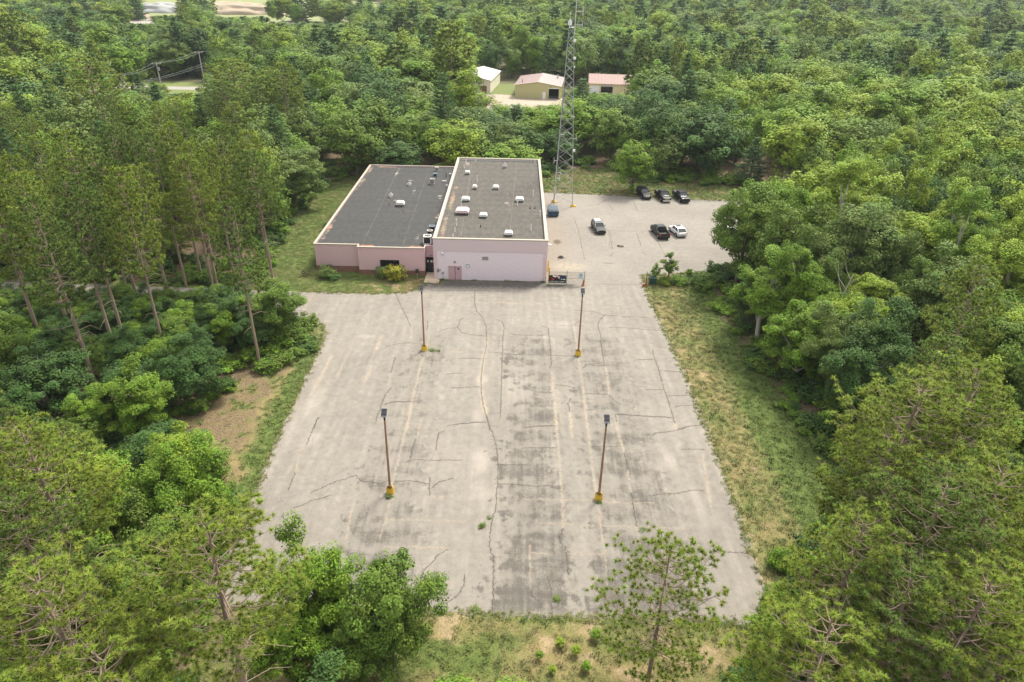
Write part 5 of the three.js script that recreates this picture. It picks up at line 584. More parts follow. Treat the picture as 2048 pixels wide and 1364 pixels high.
// broad-leaved tree: trunk, limbs that carry clumps, leaves round each clump
function broadleaf(seed, o) {
  const r = rng(seed), wood = new Geo(), crown = new Geo(), { h, rad, base, clumps, leaves, len } = o, cy = h * (base + 1) / 2, ry = h * (1 - base) / 2;
  const lobes = []; for (let k = 0; k < 9; k++) lobes.push([rdir(r), 0.18 + r() * 0.42]);
  const reach = (d) => { let m = 0.56; for (const [l, a] of lobes) m += a * Math.pow(Math.max(0, d.dot(l)), 6); return o.dome ? lerp(0.95, Math.min(m, 1.18), 0.55) : Math.min(m, 1.18); };
  const bend = [V(0, 0, 0), V((r() - 0.5) * 0.5, h * 0.25, (r() - 0.5) * 0.5), V((r() - 0.5) * 0.9, h * 0.5, (r() - 0.5) * 0.9), V((r() - 0.5) * 0.8, h * 0.78, (r() - 0.5) * 0.8)], tr = h * 0.0145 + 0.04;
  wood.tube(bend, [tr * 1.25, tr, tr * 0.75, tr * 0.25], o.sides || 7, [1, 1, 1]);
  const trunkAt = (f) => { const q = clamp(f * 3 / 0.78, 0, 2.999), k = q | 0; return bend[k].clone().lerp(bend[k + 1], q - k); };
  // boughs first, then clumps of leaves about each bough, so that the crown is lumpy and has gaps
  const nb = o.boughs || 15, boughs = []; for (let i = 0; i < nb; i++) { const y = 1 - 2 * (i + 0.5) / nb + (r() - 0.5) * 0.16, a = i * 2.39996 + r() * 0.9, s = Math.sqrt(Math.max(0, 1 - y * y)), d = V(s * Math.cos(a), y, s * Math.sin(a)), q = reach(d) * (o.dome ? 0.56 + r() * 0.22 : 0.60 + r() * 0.34) * (y < -0.4 ? 0.9 : 1); boughs.push([V(d.x * rad * q, cy + d.y * ry * q, d.z * rad * q), (o.dome ? 0.36 + r() * 0.14 : 0.27 + r() * 0.17) * rad, d, 0.88 + r() * 0.24]); }
  if (o.limbs) for (const [c] of boughs) { const st = trunkAt(clamp((c.y - rad * 0.6 - 0.1 * h) / h, 0.14, 0.7)), mid = st.clone().lerp(c, 0.55); mid.y -= 0.1 * rad * r(); wood.tube([st, mid, c], [tr * 0.45, tr * 0.28, tr * 0.12], 5, [1, 1, 1], false); }
  for (let i = 0; i < clumps; i++) {
    const [bc, br, d, bt] = boughs[i % nb], e0 = rdir(r), w0 = br * Math.cbrt(r()) * 1.05, c = V(bc.x + e0.x * w0, bc.y + e0.y * w0 * (o.full ?? 0.8) * (ry / rad > 1.2 ? 1.2 : 1), bc.z + e0.z * w0);
    const cr = o.clump * (0.65 + r() * 0.75), tint = bt * (0.86 + r() * 0.28), warm = 0.92 + r() * 0.2;
    const n = Math.round(leaves * (0.6 + r() * 0.8));
    for (let k = 0; k < n; k++) {
      const e = rdir(r); e.y = e.y * 0.85 + 0.22; const w = cr * (0.5 + 0.55 * Math.sqrt(r())), P = V(c.x + e.x * w, c.y + e.y * w * (o.full ?? 0.75), c.z + e.z * w);
      const nn = e.clone().multiplyScalar(0.5).add(V(0, 0.42, 0)).addScaledVector(d, o.dome || 0.38).addScaledVector(rdir(r), o.loose ?? 0.55).normalize(), t = nn.clone().cross(rdir(r)).normalize(); t.y -= 0.25; t.normalize();
      const va = o.vary ?? 0.4, v = tint * (1 - va / 2 + r() * va), ye = warm * (1 - va * 0.22 + r() * va * 0.44), L = len * (0.7 + r() * 0.6);
      leafFace(crown, P.x, P.y, P.z, nn, t, L, L * 0.66, [v * ye, v, v * (0.8 + r() * 0.4)]);
    }
  }
  return { wood: wood.build(), crown: crown.build(), h, rad };
}
function tuft(g, P, dir, n, L, w, c, r, flat = 0) {       // a brush of needles round the end of a twig
  const v0 = 0.8 + r() * 0.4;
  for (let k = 0; k < n; k++) {
    const d = rdir(r).addScaledVector(dir, 0.42); d.y = d.y * (1 - flat) + 0.16; d.normalize(); const s = d.clone().cross(rdir(r)).normalize(), l = L * (0.55 + r() * 0.7), v = v0 * (0.8 + r() * 0.4), k0 = g.p.length / 3, face = d.clone().cross(s), up = face.y >= 0; if (!up) face.negate(); const nn = d.clone().multiplyScalar(0.35).add(V(0, 0.6, 0)).addScaledVector(face, 0.9).normalize(), cc = [c[0] * v, c[1] * v, c[2] * v];
    g.vert(P.x + s.x * w * 0.5, P.y + s.y * w * 0.5, P.z + s.z * w * 0.5, nn.x, nn.y, nn.z, ...cc); g.vert(P.x - s.x * w * 0.5, P.y - s.y * w * 0.5, P.z - s.z * w * 0.5, nn.x, nn.y, nn.z, ...cc); g.vert(P.x + d.x * l, P.y + d.y * l, P.z + d.z * l, nn.x, nn.y, nn.z, ...cc); up ? g.i.push(k0, k0 + 1, k0 + 2) : g.i.push(k0, k0 + 2, k0 + 1);
  }
}
// red pine: tall clean bole, dead snags below, whorls of upswept branches with brushes at their ends
function redPine(seed, o) {
  const r = rng(seed), wood = new Geo(), crown = new Geo(), { h, rad, base } = o, lean = V((r() - 0.5) * 0.9, 0, (r() - 0.5) * 0.9), tr = h * 0.0105;
  const T = (y) => V(lean.x * Math.pow(y / h, 2), y, lean.z * Math.pow(y / h, 2)); const pts = [], rr = []; for (let s = 0; s <= 9; s++) { pts.push(T(h * s / 9 * 0.985)); rr.push(lerp(tr * 1.15, 0.03, Math.pow(s / 9, 1.4))); } wood.tube(pts, rr, o.near ? 10 : 6, [1, 1, 1], true, () => 0.85 + r() * 0.3);
  if (o.snags) for (let k = 0; k < o.snags; k++) { const y = lerp(h * 0.22, h * base * 1.05, Math.pow(r(), 0.6)), a = r() * 2 * PI, L = 0.6 + r() * 1.9, p0 = T(y), p1 = p0.clone().add(V(Math.cos(a) * L * 0.6, -0.05 + r() * 0.25, Math.sin(a) * L * 0.6)), p2 = p0.clone().add(V(Math.cos(a + 0.2) * L, -0.25 - r() * 0.3 + r() * 0.4, Math.sin(a + 0.2) * L)); wood.tube([p0, p1, p2], [0.035, 0.022, 0.008], 4, [1.35, 1.35, 1.35], false); }
  const step = o.step; for (let y = h * base; y < h * 0.985; y += step * (0.8 + r() * 0.4)) {
    const t = (y - h * base) / (h * (1 - base)), R = rad * (0.42 + 0.62 * Math.sin(PI * clamp(t * 0.75 + 0.24))) * (1 - 0.72 * Math.pow(t, 2.6)) , nb = o.per - (t > 0.85 ? 1 : 0), a0 = r() * 6;
    for (let b = 0; b < nb; b++) {
      const a = a0 + b / nb * 2 * PI + (r() - 0.5) * 0.6, L = R * (0.6 + r() * 0.55), rise = lerp(-0.12, 0.75, t) + (r() - 0.5) * 0.25, dx = Math.cos(a), dz = Math.sin(a), B = (f) => T(y).add(V(dx * L * f, L * (rise * f * 0.6 + 0.34 * f * f - 0.1 * Math.sin(PI * f)), dz * L * f));
      wood.tube([B(0), B(0.35), B(0.7), B(1)], [0.042 * (1.2 - t * 0.6), 0.03, 0.018, 0.008], o.near ? 5 : 4, [0.8, 0.8, 0.8], false);
      const dir = B(1).sub(B(0.75)).normalize(), nt = Math.max(2, Math.round(o.twigs * (L / rad) * (0.8 + r() * 0.5)));
      for (let q = 0; q < nt; q++) {
        const f = 0.40 + 0.62 * (q + r() * 0.8) / nt, P = B(Math.min(f, 1)), s = q % 2 ? 1 : -1, l = (0.25 + r() * 0.65) * (1.25 - f * 0.6) * (rad / 3), e = P.clone().add(V(-dz * s * l + dx * l * 0.55, l * (0.25 + r() * 0.35), dx * s * l + dz * l * 0.55));
        if (o.near) wood.tube([P, e], [0.014, 0.008], 3, [0.7, 0.7, 0.65], false);
        tuft(crown, e, e.clone().sub(P).normalize(), o.needles, o.len * (0.8 + r() * 0.4), o.wid, [0.9 + r() * 0.28, 0.95 + r() * 0.12, 0.9], r); for (let e2 = 0; e2 < 2; e2++) if (r() < o.more / 2) { const m = P.clone().lerp(e, 0.15 + r() * 0.6); tuft(crown, m.add(V(0, 0.06, 0)), dir, o.needles, o.len * 0.9, o.wid, [0.9 + r() * 0.2, 0.95, 0.9], r); }
      }
      tuft(crown, B(1), dir, o.needles, o.len * 1.1, o.wid, [1.05, 1.05, 0.9], r);
    }
  }
  tuft(crown, T(h * 0.985), UP, o.needles * 2, o.len * 1.2, o.wid, [1.1, 1.1, 0.9], r); return { wood: wood.build(), crown: crown.build(), h, rad };
}
// white pine: cone of level plumes
function whitePine(seed, o) {
  const r = rng(seed), wood = new Geo(), crown = new Geo(), { h, rad } = o, tr = h * 0.0125; wood.tube([V(0, 0, 0), V(0, h * 0.5, 0), V(0, h * 0.97, 0)], [tr * 1.2, tr * 0.75, 0.03], 6);
  for (let y = h * o.base; y < h * 0.98; y += o.step * (0.8 + r() * 0.4)) {
    const t = (y - h * o.base) / (h * (1 - o.base)), R = rad * Math.pow(1 - t, 0.75) * (0.75 + 0.25 * smooth(0, 0.2, t)) + 0.15, a0 = r() * 6;
    for (let b = 0; b < o.per; b++) {
      const a = a0 + b / o.per * 2 * PI + (r() - 0.5) * 0.7, L = R * (0.62 + r() * 0.58), dx = Math.cos(a), dz = Math.sin(a), B = (f) => V(dx * L * f, y + L * (lerp(0.02, 0.5, t) * f + 0.14 * f * f), dz * L * f);
      wood.tube([B(0), B(0.6), B(1)], [0.04, 0.025, 0.008], 3, [0.9, 0.9, 0.9], false); const nt = Math.max(2, Math.round(o.twigs * L / rad)), tn = 0.85 + r() * 0.3;
      for (let q = 0; q < nt; q++) { const f = 0.3 + 0.72 * (q + r()) / nt, P = B(Math.min(f, 1)), s = (r() - 0.5) * 2, l = L * 0.32 * (1.2 - f); P.add(V(-dz * s * l, r() * 0.12, dx * s * l)); tuft(crown, P, V(dx, 0.25, dz), o.needles, o.len * (0.8 + r() * 0.4), o.wid, [tn * (0.9 + r() * 0.2), tn, tn], r, 0.45); }
    }
  }
  tuft(crown, V(0, h * 0.97, 0), UP, o.needles * 2, o.len * 1.2, o.wid, [1, 1, 1], r); return { wood: wood.build(), crown: crown.build(), h, rad };
}
const P3 = {};   // kind -> level -> variants
const variants = (n, f) => Array.from({ length: n }, (_, k) => f(k));
P3.round = [variants(4, (k) => broadleaf(100 + k, { h: 11, rad: 4.2, base: 0.10, clumps: 190, clump: 0.66, leaves: 165, len: 0.205, boughs: 17, limbs: 3 })), variants(4, (k) => broadleaf(120 + k, { h: 12, rad: 4.2, base: 0.10, clumps: 120, clump: 0.8, leaves: 64, len: 0.34, loose: 0.45, vary: 0.26, full: 0.95, boughs: 19, dome: 0.55, limbs: 5, sides: 5 })), variants(3, (k) => broadleaf(140 + k, { h: 12, rad: 4.2, base: 0.08, clumps: 84, clump: 0.95, leaves: 62, len: 0.42, loose: 0.24, vary: 0.12, full: 1.0, boughs: 20, dome: 0.75, limbs: 0, sides: 4 }))];
P3.tall = [variants(3, (k) => broadleaf(200 + k, { h: 14, rad: 3.4, base: 0.22, clumps: 180, clump: 0.60, leaves: 155, len: 0.2, boughs: 17, limbs: 3 })), variants(4, (k) => broadleaf(220 + k, { h: 14, rad: 3.4, base: 0.2, clumps: 110, clump: 0.72, leaves: 62, len: 0.33, loose: 0.45, vary: 0.26, full: 0.95, boughs: 19, dome: 0.55, limbs: 5, sides: 5 })), variants(3, (k) => broadleaf(240 + k, { h: 14, rad: 3.5, base: 0.15, clumps: 80, clump: 0.9, leaves: 62, len: 0.4, loose: 0.24, vary: 0.12, full: 1.0, boughs: 20, dome: 0.75, limbs: 0, sides: 4 }))];
P3.redpine = [variants(4, (k) => redPine(300 + k, { h: 19, rad: 3.4, base: 0.55, step: 0.66, per: 5, twigs: 8, needles: 42, len: 0.26, wid: 0.046, more: 1.5, snags: 40, near: true })), variants(4, (k) => redPine(320 + k, { h: 19, rad: 3.4, base: 0.5, step: 0.85, per: 5, twigs: 7, needles: 32, len: 0.34, wid: 0.09, more: 0.7, snags: 14 })), variants(3, (k) => redPine(340 + k, { h: 18, rad: 3.3, base: 0.35, step: 1.3, per: 5, twigs: 6, needles: 10, len: 0.8, wid: 0.34, more: 0.2, snags: 0 }))];
P3.whitepine = [variants(2, (k) => whitePine(400 + k, { h: 16, rad: 3.4, base: 0.1, step: 0.55, per: 6, twigs: 13, needles: 16, len: 0.36, wid: 0.075 })), variants(3, (k) => whitePine(420 + k, { h: 16, rad: 3.4, base: 0.06, step: 0.75, per: 6, twigs: 10, needles: 12, len: 0.52, wid: 0.16 })), variants(3, (k) => whitePine(440 + k, { h: 16, rad: 3.4, base: 0.04, step: 1.2, per: 5, twigs: 6, needles: 9, len: 1.0, wid: 0.42 }))];
P3.openpine = [variants(1, (k) => redPine(360 + k, { h: 12, rad: 4.0, base: 0.27, step: 0.72, per: 5, twigs: 9, needles: 60, len: 0.26, wid: 0.036, more: 0.7, snags: 10, near: true }))];
P3.shrub = [variants(3, (k) => broadleaf(500 + k, { h: 2.4, rad: 1.5, base: 0.0, clumps: 60, clump: 0.42, leaves: 60, len: 0.17, limbs: 4 })), variants(2, (k) => broadleaf(520 + k, { h: 2.4, rad: 1.6, base: 0.0, clumps: 34, clump: 0.5, leaves: 30, len: 0.3, limbs: 0, sides: 4 })), variants(1, (k) => broadleaf(540 + k, { h: 2.4, rad: 1.6, base: 0.0, clumps: 22, clump: 0.6, leaves: 14, len: 0.6, limbs: 0, sides: 4 }))];
const SPECIES = { // name, category, shape, leaf colours, bark
  red_pine: ['pine', 'redpine', ['rpine', 'rpineB'], 'pine'], white_pine: ['pine', 'whitepine', ['wpine'], 'leafy'], oak_tree: ['tree', 'round', ['oak', 'dark'], 'leafy'], maple_tree: ['tree', 'round', ['maple', 'oak'], 'leafy'], aspen_tree: ['tree', 'tall', ['lime', 'maple'], 'pale'], shrub: ['shrub', 'shrub', ['oak', 'maple'], 'leafy'],
};
let placedAt = [];       // [x, z, radius] of trees that stand
const EYE = camera.position;
function plant(kind, x, z, h, rad, label, opt = {}) {
  const [cat, shape0, cols, bk] = SPECIES[kind], shape = opt.shape || shape0, r = rng((x * 131 + z * 977) | 0), dist = Math.hypot(x, z, 40 - h * 0.6), lev = Math.min(P3[shape].length - 1, opt.level ?? (dist < (shape === 'redpine' ? 60 : 112) ? 0 : dist < 190 ? 1 : 2)), set = P3[shape][lev], pr = set[(opt.variant ?? (r() * set.length | 0)) % set.length];
  const col = opt.color || cols[r() < 0.6 ? 0 : cols.length - 1], t = new THREE.Group(); t.name = numbered(opt.name || kind); t.position.set(x, -0.02, z); t.rotation.y = opt.turn ?? r() * 2 * PI; t.scale.set(rad / pr.rad, h / pr.h, rad / pr.rad); scene.add(t);
  mesh('trunk', pr.wood, barkMat[opt.bark || bk], t); mesh('crown', pr.crown, leafMat[col], t); tag(t, label, opt.category || cat, opt.group); placedAt.push([x, z, rad]); return t;
}
// ---------------------------------------------------------------- trees one can point at, placed by the survey picture
const G = (a, b) => { const p = at(a, b); return [p.x, p.z]; }, T = (a, b, h) => { const p = at(a, b, h); return [p.x, p.z]; };
// row: kind, [x, z], height, crown radius, label, options
const KEY = [
  // foreground
  ['red_pine', T(395, 1048, 17), 17, 4.2, 'large red pine with bare grey branches in front of the near lot corner', { color: 'rpine', variant: 0, turn: 0.4 }],
  ['red_pine', T(1345, 1088, 12), 12, 3.9, 'open-branched young pine standing alone before the near lot edge', { shape: 'openpine', color: 'rpine', turn: 2.1 }],
  ['oak_tree', T(762, 1082, 11), 11, 3.2, 'darker leafy tree at the near lot edge, taller of the two beside the large pine', { color: 'oak', variant: 1 }],
  ['maple_tree', T(612, 1078, 10.5), 10.5, 3.0, 'bright leafy tree at the near lot edge, right beside the large red pine', { color: 'maple', variant: 2 }],
  ['maple_tree', T(372, 872, 10.5), 10.5, 3.0, 'bright green leafy tree overhanging the brown verge', { color: 'maple', variant: 0 }],
  ['maple_tree', T(285, 905, 10), 10, 3.0, 'leafy tree between the brown verge and the large red pine', { color: 'maple', variant: 3 }],
  ['oak_tree', T(130, 905, 11), 11, 3.6, 'yellow-green leafy tree in the near corner woods', { color: 'lime', variant: 2 }],
  ['oak_tree', T(225, 1085, 9), 9, 2.9, 'leafy tree half behind the large red pine', { color: 'oak', variant: 1 }],
  ['red_pine', T(42, 850, 18), 18, 3.8, 'red pine with snagged branches at the picture edge, above the near corner', { variant: 1, color: 'rpine' }],
  ['red_pine', T(60, 1120, 17), 17, 3.8, 'red pine in the lowest near corner of the woods', { variant: 2, color: 'rpine' }],
  ['red_pine', T(205, 1290, 14), 14, 3.6, 'small red pine below the large bare-branched one', { variant: 3, color: 'rpine' }],
  ['red_pine', T(20, 1000, 16), 16, 3.4, 'red pine crowding the snagged one at the edge', { variant: 0, color: 'rpineB' }],
  ['maple_tree', T(900, 1320, 5), 2.6, 1.3, 'sapling on the dry grass under the darker leafy tree', { color: 'grey', shape: 'shrub', name: 'sapling', category: 'sapling' }],
  ['red_pine', T(1742, 1028, 17), 17, 3.2, 'red pine leaning toward the lot from the near woods', { variant: 1, color: 'rpine' }],
  ['red_pine', T(1690, 1240, 15), 15, 4.0, 'bushy yellow-green red pine at the bottom of the near woods', { variant: 3, color: 'rpine' }],
  ['red_pine', T(1850, 745, 19), 19, 4.6, 'broad yellow-green red pine towering over the near woods', { variant: 2, color: 'rpine' }],
  ['red_pine', T(1985, 730, 19), 19, 4.0, 'red pine just behind the broad towering one', { variant: 0, color: 'rpine' }],
  ['red_pine', T(1900, 950, 18), 18, 3.9, 'red pine with long bare snags in the near woods', { variant: 1, color: 'rpineB' }],
  ['red_pine', T(2035, 930, 18), 18, 3.8, 'red pine at the picture edge below the broad one', { variant: 3, color: 'rpine' }],
  ['red_pine', T(1850, 1150, 16), 16, 3.6, 'dark-trunked red pine among snags near the bottom corner', { variant: 0, color: 'rpineB' }],
  ['red_pine', T(1990, 1130, 17), 17, 3.6, 'red pine in the bottom corner of the near woods', { variant: 2, color: 'rpine' }],
  ['red_pine', T(1780, 860, 17), 17, 3.4, 'red pine at the grass edge in front of the broad one', { variant: 3, color: 'rpine' }],
  ['oak_tree', G(1560, 1290), 4.2, 2.0, 'low leafy thicket at the near lot corner', { shape: 'shrub', color: 'maple', name: 'thicket', category: 'thicket' }],
  ['oak_tree', G(1640, 1300), 5, 2.4, 'second leafy thicket beside the lot corner under the pines', { shape: 'shrub', color: 'oak', name: 'thicket', category: 'thicket' }],
  ['oak_tree', T(1935, 700, 14), 14, 4.0, 'yellowing leafy tree behind the broad red pine', { color: 'lime', variant: 0 }],
  ['maple_tree', T(690, 1225, 7), 7, 2.6, 'leafy tree filling the gap in front of the two at the near lot edge', { color: 'oak', variant: 3 }],
  ['maple_tree', T(555, 1195, 8), 8, 2.8, 'leafy tree squeezed between the large red pine and the bright one', { color: 'maple', variant: 1 }],
  ['maple_tree', T(180, 880, 10.5), 10.5, 3.4, 'bright leafy tree over the dark gap at the end of the brown verge', { color: 'maple', variant: 1 }],
  ['oak_tree', T(300, 1010, 8.5), 8.5, 3.0, 'leafy tree just behind the top of the large red pine', { color: 'oak', variant: 2 }],
  ['maple_tree', T(110, 1010, 9.5), 9.5, 3.2, 'leafy tree among the pines in the near corner', { color: 'maple', variant: 0 }],
  // right of the lot
  ['oak_tree', [31.5, -89.5], 14.5, 5.4, 'great dark oak overhanging the end of the green fence', { color: 'oak', variant: 0 }],
  ['oak_tree', [36.5, -96], 16, 5.2, 'tall oak behind the one overhanging the fence', { color: 'maple', variant: 1 }],
  ['oak_tree', [35, -82.5], 15, 5.2, 'dark oak standing between the fence oak and the pale feathery tree', { color: 'oak', variant: 2 }],
  ['aspen_tree', [41.5, -78], 17, 4.8, 'pale feathery tree with forked grey trunks', { color: 'grey', variant: 1, shape: 'tall' }],
  ['maple_tree', G(1548, 770).map((v, k) => v + [2.6, -1][k]), 9.5, 4.4, 'bright maple with a pale forked trunk at the grass edge', { color: 'maple', variant: 3, bark: 'pale' }],
  ['maple_tree', [32.5, -66.5], 10.5, 4.0, 'glossy maple just behind the one with the forked trunk', { color: 'maple', variant: 1 }],
  ['oak_tree', [32.8, -55.5], 10.5, 3.8, 'dark green oak shading the grass verge', { color: 'dark', variant: 2 }],
  ['oak_tree', [36.6, -60.5], 12, 4.0, 'dark oak second from the grass verge', { color: 'dark', variant: 0 }],
  ['oak_tree', [29.6, -76.5], 7.5, 2.8, 'dark low tree under the fence oak', { color: 'dark', variant: 1 }],
  ['oak_tree', [47, -66], 15.5, 5.4, 'big pale green oak filling the woods beyond the maples', { color: 'grey', variant: 3 }],
  ['oak_tree', [45, -56], 15, 5.0, 'pale green oak in front of the broad red pine', { color: 'oak', variant: 1 }],
  ['aspen_tree', [44.5, -91], 15.5, 4.4, 'yellow-green tree rising over the fence oak', { color: 'lime', variant: 0 }],
  ['aspen_tree', [50, -82], 15, 4.2, 'yellow-green tree behind the pale feathery one', { color: 'lime', variant: 2 }],
  ['aspen_tree', [42, -101.5], 14, 4.0, 'yellow-green tree at the end of the back lot', { color: 'lime', variant: 1 }],
  ['aspen_tree', [47.5, -104], 14.5, 4.2, 'lime green tree behind the end of the back lot', { color: 'lime', variant: 2 }],
  // behind the back lot
  ['maple_tree', G(1262, 383), 10.5, 4.4, 'young spreading tree on the lawn beside the parked black car', { color: 'maple', variant: 1, shape: 'round' }],
  ['oak_tree', [30.5, -148], 15, 6.0, 'large dark oak behind the row of black vehicles', { color: 'dark', variant: 2, shape: 'round' }],
  ['oak_tree', [39.5, -150], 15, 5.2, 'dark oak beside the large one behind the black vehicles', { color: 'dark', variant: 0, shape: 'round' }],
  // behind the building
  ['oak_tree', [-9, -152], 9, 5.0, 'pale yellow-green willow-like tree behind the tall wing', { color: 'grey', variant: 1, shape: 'round' }],
  ['oak_tree', [-1.5, -150.5], 10, 4.8, 'feathery pale tree behind the tall wing corner', { color: 'grey', variant: 3, shape: 'round' }],
  ['aspen_tree', T(925, 128, 17), 17, 4.6, 'tall bright green tree in front of the white shed', { color: 'lime', variant: 0, shape: 'tall' }],
  ['white_pine', T(885, 145, 18), 18, 5.0, 'broad dark pine beside the tall bright green tree', { variant: 0 }],
  ['white_pine', [15.5, -172], 15, 4.8, 'dark pine just beyond the radio mast', { variant: 1 }],
  // left of the building
  ['oak_tree', [-38.5, -118], 11.5, 6.2, 'round grey-green tree bulging over the lawn beside the low wing', { color: 'grey', variant: 2, shape: 'round', level: 0 }],
  // left edge understory
  ['oak_tree', G(585, 700).map((v, k) => v + [-1.6, -1.2][k]), 8.2, 3.7, 'round leafy tree at the corner where the drive meets the lot', { color: 'oak', variant: 0 }],
  ['oak_tree', G(398, 812), 8, 3.6, 'dense dark leafy tree at the edge of the brown verge', { color: 'dark', variant: 1 }],
  ['maple_tree', G(300, 872), 7.5, 3.2, 'leafy tree with layered boughs beside the brown verge', { color: 'maple', variant: 2 }],
  ['oak_tree', G(120, 865), 9, 4.2, 'dark spreading tree under the leaning pine trunks', { color: 'dark', variant: 3 }],
  ['oak_tree', G(470, 690), 7, 3.0, 'blue-green leafy tree between the pine trunks', { color: 'dark', variant: 2 }],
  ['maple_tree', G(225, 760), 6, 2.7, 'small leafy tree at the foot of the first pine trunks', { color: 'oak', variant: 1 }],
  ['oak_tree', G(20, 790), 9.5, 4.2, 'dark leafy tree at the picture edge under the pine stand', { color: 'oak', variant: 0 }],
];
// leafy growth between the pine trunks, in front of the drive
{ const r = rng(71); for (let k = 0; k < 26; k++) { const x = -29.5 - k * 1.35 + r() * 0.8, z = (k % 2 ? -73.2 : -69.6) - r() * 1.6 + (k < 3 ? 2.5 : 0); KEY.push([k % 3 ? 'oak_tree' : 'maple_tree', [x, z], 4.6 + r() * 1.8, 2.2 + r() * 0.6, 'leafy tree in the belt hiding the drive between the pine trunks', { color: ['dark', 'oak', 'maple', 'dark'][k % 4], group: 'leafy belt between the pine trunks' }]); } }
{ const r = rng(72); for (let k = 0; k < 24; k++) { const x = -35 - (k % 12) * 2.6 + r() * 1.6, z = (k < 12 ? -66.2 : -61) - r() * 2.4 - (k % 12) * 0.1; KEY.push([k % 2 ? 'oak_tree' : 'maple_tree', [x, z], 4.2 + r() * 2.0, 2.2 + r() * 0.7, 'low leafy tree crowding the feet of the pine stand', { color: ['dark', 'oak', 'dark', 'maple', 'dark'][k % 5], group: 'low leafy trees under the pine stand' }]); } }
for (const [k, [x, z], h, rad, label, o] of KEY) plant(k, x, z, h, rad, label, o);
// the pine stand with its bare trunks, left of the lot
const standSpots = [[195, 781], [239, 731], [258, 712], [335, 722], [267, 621], [280, 618], [347, 630], [373, 574], [403, 555], [436, 621], [440, 597], [471, 565], [521, 736], [549, 579], [537, 532], [150, 690], [90, 700], [300, 560], [330, 545], [425, 520], [485, 520], [210, 560], [20, 690], [120, 610], [60, 600]];
standSpots.forEach(([a, b], i) => { const [x, z] = G(a, b), q = rng(i + 40); plant('red_pine', x, z, 18.5 + q() * 3.2, 2.6 + q() * 0.7, i === 12 ? 'tall red pine nearest the lot corner, its bare trunk rising from the verge' : i === 0 ? 'leaning-looking red pine, first bare trunk at the dark end of the stand' : i === 3 ? 'red pine with the longest clear trunk, in the middle of the stand' : i === 13 ? 'red pine beside the lawn, last bare trunk of the stand by the drive' : 'tall red pine with a bare trunk in the stand beside the lot', { group: 'red pine stand beside the parking lot', level: 1 }); });
// shrubs by the building, saplings, weeds on the fence
const shrubs = [[-26.1, -88.9, 1.5, 1.4, 'grey', 'small grey-green shrub at the brick foot of the low wing'], [-16.5, -88.5, 2.0, 1.6, 'yellow', 'yellow-green shrub under the low wing window, front one'], [-18.3, -88.9, 1.9, 1.2, 'grey', 'grey-green shrub under the low wing window'], [-25.2, -88.3, 0.8, 1.1, 'dark', 'low dark shrub beside the small grey-green one'], [-30.2, -108, 1.6, 1.2, 'dark', 'dark round shrub at the long side of the low wing'],
  [21.9, -90.0, 3.9, 1.25, 'oak', 'tall sapling growing behind the green fence'], [20.0, -89.6, 2.6, 0.8, 'maple', 'short sapling behind the fence end post'], [24.8, -89.8, 2.4, 0.6, 'maple', 'thin sapling in the middle of the green fence'], [23.3, -89.2, 1.0, 1.4, 'maple', 'leafy weeds in the middle of the green fence'], [26.3, -89.3, 1.1, 1.4, 'maple', 'leafy weeds at the far end of the green fence'], [21.3, -89.3, 0.9, 1.3, 'lime', 'leafy weeds at the foot of the tall fence sapling'],
  [3.6, -30.2, 0.7, 0.35, 'lime', 'lime green seedling on the dry grass near the young pine'], [4.6, -29.6, 0.8, 0.35, 'lime', 'second lime green seedling near the young pine'], [2.2, -29.2, 0.7, 0.3, 'maple', 'green seedling on the dry grass before the lot edge'], [6.0, -30.8, 0.9, 0.4, 'maple', 'bushy seedling beneath the young pine'], [3.0, -28.2, 0.6, 0.3, 'lime', 'small seedling nearest the picture bottom'], [5.2, -28.4, 0.8, 0.4, 'maple', 'seedling beside the young pine trunk'], [20.5, -37.5, 1.6, 1.1, 'maple', 'bright shrub on the verge beside the near lot corner'], [19.4, -33.6, 1.8, 1.3, 'maple', 'bright leafy shrub touching the near lot corner'], [-23.6, -40.5, 1.4, 1.0, 'maple', 'leafy shrub at the verge beside the near lot edge'],
];
for (const [x, z, h, rad, c, label] of shrubs) plant('shrub', x, z, h, rad, label, { color: c, level: rad < 0.5 ? 1 : 0, shape: rad < 0.5 || h > 2.2 ? 'tall' : 'shrub' });
{ const r = rng(73); for (let k = 0; k < 20; k++) plant('shrub', -33 - k * 1.9 + r(), -75.2 + r() * 0.9, 2.2 + r() * 1.6, 1.5 + r() * 0.5, 'leafy shrub on the near side of the drive behind the pine trunks', { color: ['dark', 'oak', 'maple'][k % 3], level: 0, group: 'shrubs along the drive' }); }
// a dead forked stem leaning among the trees right of the lot
{ const t = thing('dead_tree', 'dead grey forked stem standing among the leafy trees', 'tree', [35.2, 0, -69.5]); const r = rng(8); partOf('trunk', t, barkMat.pale, (g) => g.tube([V(0, 0, 0), V(0.6, 5, 0.2), V(1.6, 10.5, 0.4)], [0.16, 0.12, 0.05], 7)); for (let k = 0; k < 9; k++) partOf('branch', t, barkMat.pale, (g) => { const f = 0.45 + r() * 0.5, p = V(0.6 + f, 1 + f * 9.5, 0.3), a = r() * 6, l = 1 + r() * 1.6; g.tube([p, p.clone().add(V(Math.cos(a) * l * 0.6, l * 0.7, Math.sin(a) * l * 0.6)), p.clone().add(V(Math.cos(a) * l, l * 1.5, Math.sin(a) * l))], [0.045, 0.03, 0.01], 4); }); }

